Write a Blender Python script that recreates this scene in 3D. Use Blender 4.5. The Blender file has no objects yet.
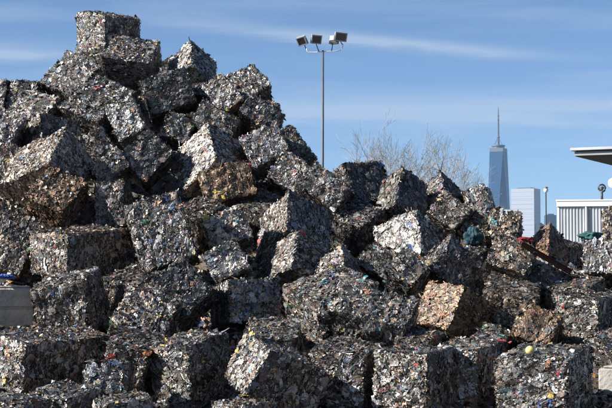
import bpy, math, random
import numpy as np
from mathutils import Vector, Quaternion, Matrix, noise as mnoise

scene = bpy.context.scene
COL = scene.collection
R = math.radians

# ------------------------------------------------------------------ camera, sky, sun, exposure
FPX = 1600.0            # focal length in photograph pixels (612 wide)
CAM_H = 2.3
TILT = math.atan((282 - 204) / FPX)
cam = bpy.data.cameras.new('camera')
cam.sensor_width = 36.0
cam.lens = 36.0 * FPX / 612.0
cam.clip_start = 0.5
cam.clip_end = 60000
camo = bpy.data.objects.new('camera', cam)
camo.location = (0, 0, CAM_H)
camo.rotation_euler = (math.pi / 2 + TILT, 0, 0)
COL.objects.link(camo)
scene.camera = camo

SUN_DIR = Vector((-0.80, -0.20, 0.52)).normalized()      # towards the sun
SUN_EL = math.asin(SUN_DIR.z)
SUN_AZ = math.atan2(SUN_DIR.x, SUN_DIR.y)                # clockwise from +Y
world = bpy.data.worlds.new('World')
scene.world = world
world.use_nodes = True
nt = world.node_tree
nt.nodes.clear()
out = nt.nodes.new('ShaderNodeOutputWorld')
bg = nt.nodes.new('ShaderNodeBackground')
bg.inputs['Strength'].default_value = 0.05
sky = nt.nodes.new('ShaderNodeTexSky')
sky.sky_type = 'NISHITA'
sky.sun_disc = False
sky.sun_elevation = SUN_EL
sky.sun_rotation = SUN_AZ
sky.altitude = 3600
sky.air_density = 1.0
sky.dust_density = 0.0
sky.ozone_density = 4.8
# thin high cirrus: noise drawn out sideways over the whole sky, thicker along three faint wisps
tc = nt.nodes.new('ShaderNodeTexCoord')
mp = nt.nodes.new('ShaderNodeMapping')
mp.inputs['Scale'].default_value = (5.0, 5.0, 60.0)
mp.inputs['Rotation'].default_value = (R(3), R(-4.0), 0)
mp.inputs['Location'].default_value = (0.9, 0.3, 0.25)
nz = nt.nodes.new('ShaderNodeTexNoise')
nz.inputs['Scale'].default_value = 1.0
nz.inputs['Detail'].default_value = 7.0
nz.inputs['Roughness'].default_value = 0.55
nz.inputs['Distortion'].default_value = 0.6
nt.links.new(tc.outputs['Generated'], mp.inputs['Vector'])
nt.links.new(mp.outputs['Vector'], nz.inputs['Vector'])
def wm(op, a, b=None, c=None, clamp=False):
    n = nt.nodes.new('ShaderNodeMath'); n.operation = op; n.use_clamp = clamp
    for i, v in enumerate((a, b, c)):
        if v is None: continue
        if isinstance(v, (int, float)): n.inputs[i].default_value = v
        else: nt.links.new(v, n.inputs[i])
    return n.outputs[0]
sp = nt.nodes.new('ShaderNodeSeparateXYZ')
nt.links.new(tc.outputs['Generated'], sp.inputs['Vector'])
az = wm('ARCTAN2', sp.outputs['X'], sp.outputs['Y'])
el = wm('ARCSINE', sp.outputs['Z'])
wob = wm('MULTIPLY', wm('SUBTRACT', nz.outputs['Fac'], .5), .014)
cover = wm('MULTIPLY', wm('SUBTRACT', nz.outputs['Fac'], .45, clamp=True), 1.2)
for (a0, e0, slope, half_a, half_e, amt) in ((.055, .1475, -.10, .095, .0040, 1.5), (.105, .106, -.01, .125, .0095, 1.05), (-.185, .141, 0.0, .06, .006, .7), (.42, .2, -.05, .2, .01, .5), (-.7, .16, .03, .3, .012, .5)):
    da = wm('SUBTRACT', az, a0)
    de = wm('SUBTRACT', wm('SUBTRACT', wm('ADD', el, wob), e0), wm('MULTIPLY', da, slope))
    q = wm('ADD', wm('POWER', wm('ABSOLUTE', wm('DIVIDE', da, half_a)), 2.0), wm('POWER', wm('ABSOLUTE', wm('DIVIDE', de, half_e)), 2.0))
    g = wm('EXPONENT', wm('MULTIPLY', q, -1.0))
    w = wm('MULTIPLY', wm('MULTIPLY', g, wm('SUBTRACT', wm('MULTIPLY', nz.outputs['Fac'], 2.4), .55, clamp=True)), amt)
    cover = wm('ADD', cover, w)
cover = wm('MINIMUM', cover, .62)
mx = nt.nodes.new('ShaderNodeMix')
mx.data_type = 'RGBA'
mx.inputs['B'].default_value = (4.3, 5.2, 6.4, 1)
nt.links.new(cover, mx.inputs['Factor'])
nt.links.new(sky.outputs['Color'], mx.inputs['A'])
nt.links.new(mx.outputs['Result'], bg.inputs['Color'])
nt.links.new(bg.outputs['Background'], out.inputs['Surface'])

sun = bpy.data.lights.new('sun', 'SUN')
sun.energy = 4.6
sun.angle = R(0.53)
sun.color = (1.0, 0.97, 0.93)
suno = bpy.data.objects.new('sun', sun)
suno.rotation_euler = SUN_DIR.to_track_quat('Z', 'Y').to_euler()
suno.location = (-40, -10, 40)
COL.objects.link(suno)

vs = scene.view_settings
vs.view_transform = 'Standard'
vs.look = 'None'
vs.gamma = 1.0
vs.use_curve_mapping = False
vs.exposure = 1.25
scene.cycles.use_denoising = True
scene.cycles.max_bounces = 6
scene.cycles.diffuse_bounces = 2
scene.cycles.glossy_bounces = 3
scene.cycles.volume_bounces = 0
scene.cycles.volume_step_rate = 10
scene.cycles.volume_max_steps = 32

# ------------------------------------------------------------------ small helpers
def pix(px, py, Y):
    """point of the place that lies Y metres ahead and shows at photograph pixel (px, py)"""
    x = (px - 306) / FPX
    y = (204 - py) / FPX
    ct, st = math.cos(TILT), math.sin(TILT)
    d = Vector((x, ct - y * st, st + y * ct))
    return Vector((0, 0, CAM_H)) + d * (Y / d.y)

def mesh_obj(name, verts, faces, mat, parent=None, smooth=False, cols=None):
    me = bpy.data.meshes.new(name)
    me.from_pydata([tuple(v) for v in verts], [], [tuple(f) for f in faces])
    if cols is not None:
        a = me.color_attributes.new('Col', 'FLOAT_COLOR', 'POINT')
        a.data.foreach_set('color', np.asarray(cols, dtype=np.float32).ravel())
    if smooth:
        me.polygons.foreach_set('use_smooth', [True] * len(me.polygons))
    me.update()
    o = bpy.data.objects.new(name, me)
    if mat: me.materials.append(mat)
    COL.objects.link(o)
    if parent: o.parent = parent
    return o

def np_mesh(name, verts, quads, cols, mat):
    """fast mesh of quads from numpy arrays"""
    me = bpy.data.meshes.new(name)
    nv, nf = len(verts), len(quads)
    me.vertices.add(nv)
    me.vertices.foreach_set('co', np.ascontiguousarray(verts, dtype=np.float32).ravel())
    me.loops.add(nf * 4)
    me.loops.foreach_set('vertex_index', np.ascontiguousarray(quads, dtype=np.int32).ravel())
    me.polygons.add(nf)
    me.polygons.foreach_set('loop_start', np.arange(0, nf * 4, 4, dtype=np.int32))
    me.update(calc_edges=True)
    a = me.color_attributes.new('Col', 'FLOAT_COLOR', 'POINT')
    a.data.foreach_set('color', np.ascontiguousarray(cols, dtype=np.float32).ravel())
    me.materials.append(mat)
    me.validate()
    return me

def empty(name, loc=(0, 0, 0)):
    o = bpy.data.objects.new(name, None)
    o.empty_display_size = 0.2
    o.location = loc
    COL.objects.link(o)
    return o

def tag(o, label=None, cat=None, group=None, kind=None):
    if label: o['label'] = label
    if cat: o['category'] = cat
    if group: o['group'] = group
    if kind: o['kind'] = kind
    return o

class MB:
    """collects boxes, tubes and sheets into one mesh"""
    def __init__(s): s.v, s.f = [], []
    def add(s, vs, fs):
        b = len(s.v)
        s.v += [Vector(v) for v in vs]
        s.f += [tuple(i + b for i in f) for f in fs]
        return s
    def box(s, lo, hi, bevel=0.0, mat=None):
        x0, y0, z0 = lo; x1, y1, z1 = hi
        if bevel <= 0:
            vs = [(x0,y0,z0),(x1,y0,z0),(x1,y1,z0),(x0,y1,z0),(x0,y0,z1),(x1,y0,z1),(x1,y1,z1),(x0,y1,z1)]
            fs = [(0,3,2,1),(4,5,6,7),(0,1,5,4),(1,2,6,5),(2,3,7,6),(3,0,4,7)]
        else:
            b = bevel
            vs, fs = [], []
            for z, k in ((z0, b), (z0 + b, 0), (z1 - b, 0), (z1, b)):
                for (x, y) in ((x0+b+k*0,y0+k),(x1-b,y0+k),(x1-k,y0+b),(x1-k,y1-b),(x1-b,y1-k),(x0+b,y1-k),(x0+k,y1-b),(x0+k,y0+b)):
                    vs.append((x, y, z))
            for r in range(3):
                for i in range(8):
                    j = (i + 1) % 8
                    fs.append((r*8+i, r*8+j, r*8+8+j, r*8+8+i))
            fs.append(tuple(range(7, -1, -1))); fs.append(tuple(range(24, 32)))
        if mat is not None: vs = [mat @ Vector(v) for v in vs]
        return s.add(vs, fs)
    def tube(s, pts, radii, n=8, caps=True):
        pts = [Vector(p) for p in pts]
        vs, fs = [], []
        for i, p in enumerate(pts):
            d = (pts[min(i+1, len(pts)-1)] - pts[max(i-1, 0)]).normalized()
            a = Vector((0, 0, 1)) if abs(d.z) < .9 else Vector((1, 0, 0))
            u = d.cross(a).normalized(); w = d.cross(u)
            for k in range(n):
                t = 2 * math.pi * k / n
                vs.append(p + (u * math.cos(t) + w * math.sin(t)) * radii[i])
        for i in range(len(pts) - 1):
            for k in range(n):
                l = (k + 1) % n
                fs.append((i*n+k, i*n+l, i*n+n+l, i*n+n+k))
        if caps:
            fs.append(tuple(range(n-1, -1, -1))); fs.append(tuple((len(pts)-1)*n + k for k in range(n)))
        return s.add(vs, fs)
    def build(s, name, mat, parent=None, smooth=False):
        return mesh_obj(name, s.v, s.f, mat, parent, smooth)

# ------------------------------------------------------------------ materials
def new_mat(name):
    m = bpy.data.materials.new(name)
    m.use_nodes = True
    n = m.node_tree.nodes
    return m, n, m.node_tree.links, n['Principled BSDF']

def plain(name, col, rough=0.6, metal=0.0, var=0.15, scale=8.0, bump=0.0, bscale=40.0, dist=0.01):
    """colour with mottling and optional fine relief"""
    m, n, l, p = new_mat(name)
    t = n.new('ShaderNodeTexCoord')
    z = n.new('ShaderNodeTexNoise'); z.inputs['Scale'].default_value = scale; z.inputs['Detail'].default_value = 6
    l.new(t.outputs['Object'], z.inputs['Vector'])
    r = n.new('ShaderNodeValToRGB')
    r.color_ramp.elements[0].position = 0.3; r.color_ramp.elements[1].position = 0.7
    r.color_ramp.elements[0].color = tuple(c * (1 - var) for c in col) + (1,)
    r.color_ramp.elements[1].color = tuple(min(1, c * (1 + var)) for c in col) + (1,)
    l.new(z.outputs['Fac'], r.inputs['Fac']); l.new(r.outputs['Color'], p.inputs['Base Color'])
    p.inputs['Roughness'].default_value = rough; p.inputs['Metallic'].default_value = metal
    if bump > 0:
        z2 = n.new('ShaderNodeTexNoise'); z2.inputs['Scale'].default_value = bscale; z2.inputs['Detail'].default_value = 5
        l.new(t.outputs['Object'], z2.inputs['Vector'])
        b = n.new('ShaderNodeBump'); b.inputs['Strength'].default_value = bump; b.inputs['Distance'].default_value = dist
        l.new(z2.outputs['Fac'], b.inputs['Height']); l.new(b.outputs['Normal'], p.inputs['Normal'])
    return m

def scrap_material():
    m, n, l, p = new_mat('crushed_scrap')
    a = n.new('ShaderNodeAttribute'); a.attribute_name = 'Col'
    t = n.new('ShaderNodeTexCoord')
    # grime and print on each scrap of sheet
    z = n.new('ShaderNodeTexNoise'); z.inputs['Scale'].default_value = 26; z.inputs['Detail'].default_value = 6; z.inputs['Roughness'].default_value = .7
    l.new(t.outputs['Object'], z.inputs['Vector'])
    r = n.new('ShaderNodeMapRange'); r.inputs['From Min'].default_value = .3; r.inputs['From Max'].default_value = .7
    r.inputs['To Min'].default_value = .55; r.inputs['To Max'].default_value = 1.25
    l.new(z.outputs['Fac'], r.inputs['Value'])
    mul = n.new('ShaderNodeMix'); mul.data_type = 'RGBA'; mul.blend_type = 'MULTIPLY'; mul.inputs['Factor'].default_value = 1
    l.new(a.outputs['Color'], mul.inputs['A']); l.new(r.outputs['Result'], mul.inputs['B'])
    l.new(mul.outputs['Result'], p.inputs['Base Color'])
    l.new(a.outputs['Alpha'], p.inputs['Metallic'])
    rr = n.new('ShaderNodeMapRange'); rr.inputs['To Min'].default_value = .32; rr.inputs['To Max'].default_value = .62
    l.new(z.outputs['Fac'], rr.inputs['Value']); l.new(rr.outputs['Result'], p.inputs['Roughness'])
    # crushed foil: sharp creases between small flats, finer crinkle on top
    v = n.new('ShaderNodeTexVoronoi'); v.inputs['Scale'].default_value = 30; v.feature = 'F1'
    dz = n.new('ShaderNodeTexNoise'); dz.inputs['Scale'].default_value = 14; dz.inputs['Detail'].default_value = 2
    l.new(t.outputs['Object'], dz.inputs['Vector'])
    add = n.new('ShaderNodeMix'); add.data_type = 'RGBA'; add.blend_type = 'LINEAR_LIGHT'; add.inputs['Factor'].default_value = .06
    l.new(t.outputs['Object'], add.inputs['A']); l.new(dz.outputs['Color'], add.inputs['B'])
    l.new(add.outputs['Result'], v.inputs['Vector'])
    b = n.new('ShaderNodeBump'); b.inputs['Strength'].default_value = .75; b.inputs['Distance'].default_value = .009
    l.new(v.outputs['Distance'], b.inputs['Height'])
    b2 = n.new('ShaderNodeBump'); b2.inputs['Strength'].default_value = .5; b2.inputs['Distance'].default_value = .006
    z3 = n.new('ShaderNodeTexNoise'); z3.inputs['Scale'].default_value = 60; z3.inputs['Detail'].default_value = 3
    l.new(t.outputs['Object'], z3.inputs['Vector']); l.new(z3.outputs['Fac'], b2.inputs['Height'])
    l.new(b.outputs['Normal'], b2.inputs['Normal']); l.new(b2.outputs['Normal'], p.inputs['Normal'])
    return m
M_SCRAP = scrap_material()

# ------------------------------------------------------------------ setting: ground
def ground():
    m, n, l, p = new_mat('yard_ground')
    t = n.new('ShaderNodeTexCoord')
    z = n.new('ShaderNodeTexNoise'); z.inputs['Scale'].default_value = .8; z.inputs['Detail'].default_value = 10
    l.new(t.outputs['Object'], z.inputs['Vector'])
    r = n.new('ShaderNodeValToRGB')
    r.color_ramp.elements[0].color = (.055, .05, .045, 1); r.color_ramp.elements[1].color = (.17, .155, .13, 1)
    l.new(z.outputs['Fac'], r.inputs['Fac']); l.new(r.outputs['Color'], p.inputs['Base Color'])
    p.inputs['Roughness'].default_value = .9
    b = n.new('ShaderNodeBump'); b.inputs['Strength'].default_value = .4
    l.new(z.outputs['Fac'], b.inputs['Height']); l.new(b.outputs['Normal'], p.inputs['Normal'])
    S = 14000
    o = mesh_obj('ground', [(-S,-2000,0),(S,-2000,0),(S,2*S,0),(-S,2*S,0)], [(0,1,2,3)], m)
    tag(o, kind='structure')
ground()
BALES = [
 ('1', [-4.281, 34.457, 7.616], [0.9238, 0.1405, 0.0102, 0.356], [0.893, 1.0, 0.96], 'm', 0.35, 'topmost bale at the very peak, orange patch on its sunlit left face'),
 ('2', [-3.562, 32.697, 6.836], [0.7015, 0.2672, -0.2228, 0.622], [0.934, 0.951, 0.599], 'g', 0.3, 'grey bale leaning against the right side of the topmost bale'),
 ('3', [-4.659, 31.811, 6.309], [0.7766, 0.4113, -0.2607, 0.3997], [0.914, 0.812, 0.524], 'g', 0.3, 'speckled bale standing on its corner, pointed top left of the topmost bale'),
 ('4', [-4.016, 30.826, 5.669], [0.8192, 0.349, -0.1875, 0.4146], [1.126, 0.972, 0.504], 'd', 0.3, 'dim grey bale with a rust red spot directly below the topmost bale'),
 ('5a', [-6.217, 31.799, 5.925], [0.59, 0.4487, -0.4094, 0.5319], [0.68, 0.578, 0.845], 'd', 0.3, 'dark bale cut by the left edge, uppermost there against the sky'),
 ('5b', [-5.595, 31.749, 5.933], [0.5645, 0.4447, -0.449, 0.531], [0.586, 0.566, 0.672], 'd', 0.3, 'dark bale on the left skyline, second from the left edge'),
 ('6', [-5.254, 30.735, 5.533], [0.7944, 0.2723, -0.2233, 0.4949], [0.836, 0.78, 0.444], 'w', 0.35, 'whitish bale with teal bits left of the dim bale with the rust spot'),
 ('7', [-4.892, 30.228, 4.892], [0.9185, -0.2392, 0.0028, 0.3148], [0.829, 0.977, 0.682], 'b', 0.55, 'tan bale on the left, its narrow lit face under the whitish one'),
 ('8', [-4.565, 28.353, 4.233], [0.8076, -0.337, 0.26, 0.4081], [0.883, 1.111, 1.015], 'w', 0.55, 'pale bale with yellow bits and a big dark triangular side, left of centre heap'),
 ('9', [-4.286, 27.41, 3.717], [0.759, 0.3764, -0.1812, 0.4994], [0.831, 0.78, 0.492], 'r', 0.75, 'brown bale tipped on its corner above the wide bale with dark front'),
 ('10', [-4.893, 26.946, 3.081], [0.6829, 0.5053, -0.2472, 0.4661], [0.599, 0.791, 0.767], 'b', 0.6, 'tan bale at the left edge below the tipped brown bale'),
 ('11', [-4.962, 26.579, 2.617], [0.6549, 0.5041, -0.295, 0.4795], [0.553, 0.722, 0.786], 'b', 0.6, 'shadowed brown bale at the left edge just above the concrete block'),
 ('12', [-3.696, 26.255, 2.81], [0.9216, 0.0559, -0.0203, 0.3835], [1.304, 1.035, 0.721], 'b', 0.45, 'wide bale with tan left face, green bit, and very dark right face'),
 ('13', [-3.337, 27.827, 3.568], [0.5503, 0.4147, -0.4722, 0.5497], [0.795, 0.522, 0.843], 'd', 0.45, 'dim bale beside the tipped brown bale, left of the big speckled one'),
 ('14', [-2.349, 26.0, 3.048], [0.7611, 0.6224, -0.106, 0.1488], [0.873, 1.178, 0.941], 'm', 0.4, 'biggest speckled grey bale with blue and red flecks left of the whitest blocks'),
 ('15', [-2.873, 28.899, 4.488], [0.6925, 0.6051, -0.2253, 0.3219], [0.788, 0.66, 1.115], 'd', 0.3, 'dark grey bale tipped on edge left of the brightest speckled bale'),
 ('16', [-2.706, 31.36, 5.975], [0.7207, 0.674, -0.0817, 0.14], [0.881, 0.743, 1.009], 'd', 0.25, 'large dull grey bale below the grey bale leaning by the peak'),
 ('17', [-2.329, 32.836, 6.582], [0.8037, -0.4476, 0.1692, 0.3536], [0.806, 0.652, 1.092], 'w', 0.35, 'pointed pale bale forming the second highest summit'),
 ('18', [-1.551, 30.921, 5.858], [0.7572, 0.5782, -0.2246, 0.2048], [0.471, 0.708, 0.743], 'w', 0.4, 'pale bale with a white disc just below the second summit'),
 ('19', [-1.155, 31.882, 6.078], [0.848, 0.4388, -0.1387, 0.263], [0.667, 0.727, 0.758], 'g', 0.3, 'bale on the right skyline of the high heap, lit top and black front'),
 ('21', [-0.73, 29.085, 4.679], [0.7727, 0.5884, -0.1719, 0.165], [0.722, 0.628, 0.77], 'w', 0.25, 'bright silvery bale with blue fleck above the brown torn bale'),
 ('22', [-0.199, 29.955, 4.745], [0.6971, 0.6255, -0.2449, 0.2507], [0.377, 0.759, 1.064], 'd', 0.3, 'dark slab-like bale on the descending skyline left of the light mast'),
 ('23', [-1.663, 28.978, 4.337], [0.8408, -0.3348, 0.0592, 0.4212], [1.052, 0.913, 0.939], 'w', 0.35, 'brightest bale with green and yellow flecks and a bluish shaded side'),
 ('24', [-1.697, 30.34, 5.263], [0.6417, 0.5905, -0.3267, 0.3644], [0.496, 0.822, 0.952], 'd', 0.35, 'dark bale with a teal scrap on top behind the brightest bale'),
 ('25', [-0.857, 30.526, 5.411], [0.6546, 0.5962, -0.2992, 0.3557], [0.417, 0.725, 1.001], 'd', 0.25, 'black shaded bale under the skyline bale with black front'),
 ('26', [-2.443, 30.422, 5.164], [0.6326, 0.5665, -0.3451, 0.3997], [0.466, 0.481, 0.899], 'g', 0.35, 'small wedged bale in the gap left of the brightest bale'),
 ('27', [-3.353, 30.197, 5.297], [0.7706, 0.6007, -0.1481, 0.153], [0.595, 0.741, 0.769], 'w', 0.2, 'silvery white bale of larger crumples below the leaning grey bale'),
 ('28', [-3.843, 29.612, 4.753], [0.7202, 0.6353, -0.156, 0.231], [0.468, 0.55, 0.984], 'b', 0.45, 'small tan bale wedged between the dark triangle and the silvery white bale'),
 ('29', [-3.506, 28.681, 4.277], [0.6851, 0.6429, -0.2045, 0.2747], [0.602, 0.438, 0.885], 'b', 0.45, 'narrow bale over a black hollow above the tipped brown bale'),
 ('30', [-5.484, 28.976, 4.345], [0.6679, 0.4457, -0.2927, 0.5192], [0.692, 0.674, 0.689], 'w', 0.55, 'pale bale with yellow flecks cut by the left edge'),
 ('31', [-5.693, 29.902, 5.075], [0.6687, 0.4941, -0.2864, 0.4761], [0.628, 0.645, 0.679], 'w', 0.4, 'light grey bale at left edge under the whitish bale with teal bits'),
 ('33', [-3.557, 24.392, 1.968], [0.7579, 0.0281, -0.1271, 0.6392], [0.98, 0.796, 0.79], 'g', 0.4, 'squat bale standing right beside the concrete block'),
 ('34', [-3.65, 22.928, 1.199], [0.9087, 0.0888, 0.0224, 0.4073], [1.763, 0.777, 0.762], 'm', 0.4, 'wide low bale at the left with multicoloured end and black front'),
 ('35', [-2.616, 21.4, 1.027], [0.5608, 0.4604, -0.4437, 0.526], [0.385, 0.496, 0.782], 'g', 0.25, 'small bluish bale low in front of the wide black fronted one'),
 ('36', [-3.068, 20.517, 0.607], [0.8797, 0.0973, -0.0361, 0.464], [0.647, 0.62, 0.66], 'g', 0.35, 'flat bale at the bottom edge, below the wide black fronted bale'),
 ('38', [-2.25, 19.961, 0.523], [0.9741, 0.0239, -0.0377, 0.2216], [0.607, 0.795, 0.688], 'g', 0.35, 'bale at bottom edge showing only its pale top, left of the corner-on bale'),
 ('39', [-2.363, 23.424, 1.656], [0.7341, 0.4185, -0.198, 0.4968], [0.807, 0.757, 0.913], 'g', 0.45, 'rounded grey bale between the squat one and the bluish tilted bale'),
 ('40', [-1.882, 24.133, 2.091], [0.7221, 0.5921, -0.2114, 0.2886], [0.687, 0.747, 1.089], 'd', 0.25, 'bluish tilted bale with an orange fleck below the big speckled bale'),
 ('41', [-2.432, 22.454, 1.171], [0.7382, 0.1629, -0.0159, 0.6544], [0.864, 0.576, 0.755], 'b', 0.4, 'bale with vertical streaks left of the corner-on bale at the bottom'),
 ('42', [-1.59, 22.328, 1.085], [0.884, 0.0447, -0.0727, 0.4596], [0.951, 0.73, 0.882], 'g', 0.35, 'corner-on bale at the bottom with flat lit top and black right side'),
 ('43', [-0.388, 21.669, 1.023], [0.538, -0.215, -0.5123, 0.634], [0.898, 0.705, 0.968], 'm', 0.4, 'overturned bale at bottom centre with black diamond front and lit left side'),
 ('44', [-0.465, 23.275, 1.425], [0.7302, 0.0861, -0.0986, 0.6706], [0.889, 0.709, 0.485], 'g', 0.35, 'bale with pale top wedged behind the overturned bale'),
 ('45', [-0.941, 24.77, 1.966], [0.9763, -0.0798, -0.0461, 0.1959], [0.883, 0.871, 0.675], 'g', 0.3, 'square grey bale with flat upright front beneath the whitest block'),
 ('47', [-1.374, 28.128, 3.952], [0.7564, 0.6359, -0.1015, 0.1148], [0.909, 0.619, 0.857], 'r', 0.85, 'torn brown bale with yellow and red bits below the brightest bale'),
 ('48', [-1.292, 26.401, 3.105], [0.7614, 0.6268, -0.1103, 0.1235], [0.676, 0.582, 0.838], 'w', 0.4, 'whitish crumpled bale with a yellow strip on its left'),
 ('49', [-1.231, 25.058, 2.578], [0.7435, 0.6309, -0.1526, 0.1609], [0.583, 0.534, 0.836], 'w', 0.25, 'whitest small block in the middle of the heap'),
 ('50', [-0.197, 26.907, 3.08], [0.9094, -0.2975, 0.1008, 0.2728], [0.879, 1.01, 0.835], 'g', 0.4, 'upper of two stacked bales in the middle with striped lit left faces'),
 ('51', [-0.215, 26.081, 2.519], [0.9198, -0.2325, 0.1649, 0.2698], [0.66, 1.044, 0.746], 'g', 0.4, 'lower of two stacked bales in the middle with striped lit left faces'),
 ('52', [0.402, 24.228, 1.966], [0.9332, 0.195, -0.1071, 0.2821], [1.026, 0.996, 0.664], 'm', 0.4, 'broad bale with turquoise and orange scraps on its sloping top'),
 ('52b', [0.66, 25.483, 2.137], [0.8049, -0.3975, 0.192, 0.3966], [0.948, 0.575, 0.999], 'g', 0.4, 'pointed bale behind the broad bale with turquoise scraps'),
 ('53', [0.902, 23.144, 1.804], [0.772, 0.2785, -0.2046, 0.5334], [0.655, 1.295, 0.507], 'g', 0.3, 'long bale with grey top and black overhung front below the turquoise scraps'),
 ('54', [0.563, 22.319, 0.927], [0.7934, 0.0394, -0.0318, 0.6066], [0.976, 0.824, 0.987], 'g', 0.35, 'upright square bale at the bottom, just right of the black diamond front'),
 ('55', [1.509, 21.904, 0.904], [0.8669, 0.0307, -0.0175, 0.4972], [0.907, 0.787, 0.998], 'm', 0.35, 'upright square bale at the bottom with red and blue bits on its front'),
 ('56', [2.265, 22.487, 1.047], [0.8428, 0.0376, -0.0101, 0.5368], [0.88, 0.611, 0.783], 'w', 0.4, 'recessed pale bale between the two upright bales at the bottom'),
 ('57', [3.206, 21.637, 0.877], [0.8547, 0.0391, -0.0568, 0.5146], [1.074, 0.948, 0.971], 'g', 0.3, 'large upright silver bale in the bottom right with a yellow ball on it'),
 ('58', [4.234, 23.94, 1.677], [0.8922, 0.0702, -0.0283, 0.4453], [0.999, 0.735, 0.909], 'b', 0.4, 'tall bale at right edge with lit front, above the concrete block'),
 ('59', [3.121, 24.434, 1.917], [0.7738, 0.1552, -0.0875, 0.6079], [0.886, 0.766, 0.679], 'b', 0.5, 'dark fronted bale with pale top right of the rusty striped bale'),
 ('60', [2.186, 24.004, 1.826], [0.914, -0.0197, 0.203, 0.3506], [0.746, 0.764, 0.705], 'r', 1.0, 'rusty orange striped bale with dark right side'),
 ('61', [2.375, 25.72, 2.391], [0.9333, -0.1816, 0.2757, 0.1414], [0.916, 0.907, 0.737], 'd', 0.2, 'steel blue grey bale with peaked top above the rusty striped bale'),
 ('62', [1.778, 26.78, 2.79], [0.8201, -0.2919, 0.1145, 0.4787], [0.974, 0.817, 0.917], 'w', 0.25, 'bright white square bale with black right side'),
 ('63', [1.003, 28.989, 3.981], [0.9372, -0.1765, -0.0946, 0.2855], [0.917, 0.646, 0.83], 'd', 0.35, 'boxy dark bale on the skyline just right of the light mast'),
 ('64', [1.666, 27.839, 3.722], [0.9046, -0.2515, 0.1909, 0.2865], [0.608, 0.56, 0.775], 'd', 0.4, 'dark bale on the skyline between boxy bale and the tall pointed one'),
 ('65', [2.52, 28.274, 3.646], [0.8417, -0.3723, 0.1221, 0.3715], [0.763, 0.426, 0.872], 'd', 0.4, 'dark pointed bale on the skyline in front of the bare trees'),
 ('66', [3.098, 28.365, 3.652], [0.7696, -0.1399, -0.0774, 0.6182], [0.972, 0.431, 0.555], 'w', 0.35, 'small pale bale on the skyline right in front of the tall tower'),
 ('67', [-0.229, 28.594, 4.097], [0.675, 0.5543, -0.3102, 0.3754], [0.604, 0.789, 0.914], 'g', 0.35, 'grey bale sloping down behind the upper of the two stacked bales'),
 ('68', [0.337, 27.786, 3.868], [0.6761, 0.56, -0.3237, 0.3529], [0.498, 0.775, 0.92], 'g', 0.35, 'sloping bale with a glint painted as white scraps below the foot of the light mast'),
 ('69', [0.917, 27.503, 3.286], [0.8442, 0.2886, -0.1877, 0.4107], [0.67, 0.629, 0.564], 'd', 0.3, 'deeply shaded bale left of the bright white square bale'),
 ('70', [1.777, 28.693, 3.685], [0.8698, 0.1964, -0.118, 0.437], [0.731, 0.633, 0.443], 'd', 0.35, 'shaded bale directly behind the bright white square bale'),
 ('70b', [2.484, 27.29, 3.397], [0.7442, 0.5041, -0.2895, 0.329], [0.532, 0.572, 0.814], 'b', 0.5, 'tan bale behind the teal tarpaulin bundle'),
 ('71', [1.611, 25.309, 2.337], [0.7788, 0.4347, -0.2226, 0.3937], [0.592, 0.526, 0.833], 'g', 0.35, 'grey bale between the bright white bale and the rusty one'),
 ('72', [1.193, 26.005, 2.479], [0.7759, 0.4211, -0.253, 0.3959], [0.502, 0.59, 0.784], 'd', 0.35, 'dim bale between the pointed bale and the bright white bale'),
 ('73', [3.279, 26.509, 3.087], [0.6776, 0.407, -0.3757, 0.4838], [0.529, 0.508, 0.896], 'b', 0.6, 'tan ragged bale at the top of the right pile under the white building'),
 ('74', [3.937, 26.108, 2.716], [0.8314, -0.4032, 0.2656, 0.2752], [0.458, 0.466, 0.924], 'r', 0.95, 'brown ragged bale below the thin lamp post'),
 ('75', [3.216, 25.129, 2.558], [0.7132, 0.4387, -0.3541, 0.4166], [0.54, 0.652, 0.938], 'b', 0.6, 'brown ragged bale under the left end of the rusty beam'),
 ('76', [3.885, 25.389, 2.233], [0.7531, 0.4001, -0.3069, 0.4226], [0.53, 0.593, 0.823], 'b', 0.6, 'shaded brown bale under the lower end of the rusty beam'),
 ('77', [4.843, 25.858, 2.588], [0.6134, 0.3862, -0.5009, 0.4729], [0.524, 0.638, 0.989], 'w', 0.25, 'bluish white bale at the right edge beneath the white shed'),
 ('78', [5.36, 26.95, 3.188], [0.5995, 0.3936, -0.5171, 0.4673], [0.618, 0.629, 0.991], 'b', 0.5, 'tan bale peeking in at right edge beside the white shed'),
 ('79', [4.162, 24.763, 2.077], [0.888, 0.1867, -0.1042, 0.4071], [0.821, 0.591, 0.461], 'b', 0.5, 'tan bale with pale top left of the tall bale at right edge'),
 ('80', [3.354, 23.357, 1.527], [0.7505, 0.3981, -0.3055, 0.4301], [0.522, 0.587, 0.764], 'r', 0.8, 'brown shredded bale above the yellow ball'),
 ('80b', [2.686, 23.196, 1.337], [0.8095, 0.1228, -0.0352, 0.5731], [0.895, 0.473, 0.445], 'm', 0.4, 'low bale with red and white scraps between dark fronted and silver bales'),
 ('81', [4.32, 26.91, 2.731], [0.8646, 0.1093, -0.0645, 0.4861], [0.891, 0.471, 0.445], 'd', 0.3, 'grey bale below the teal cloth by the white shed'),
 ('82', [4.414, 23.091, 1.283], [0.9084, 0.1332, -0.0664, 0.3908], [0.722, 0.459, 0.552], 'd', 0.35, 'shaded bale at the right edge under the tall one'),
 ('83', [2.71, 26.585, 2.631], [0.8687, 0.2701, -0.1385, 0.3914], [0.624, 0.502, 0.557], 'd', 0.35, 'dim bale behind the peaked steel blue bale'),
 ('f1', [-1.849, 27.562, 3.307], [0.8536, 0.2685, -0.1284, 0.4275], [0.703, 0.558, 0.633], 'd', 0.5, 'shaded bale in the hollow right of the biggest speckled bale'),
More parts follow.
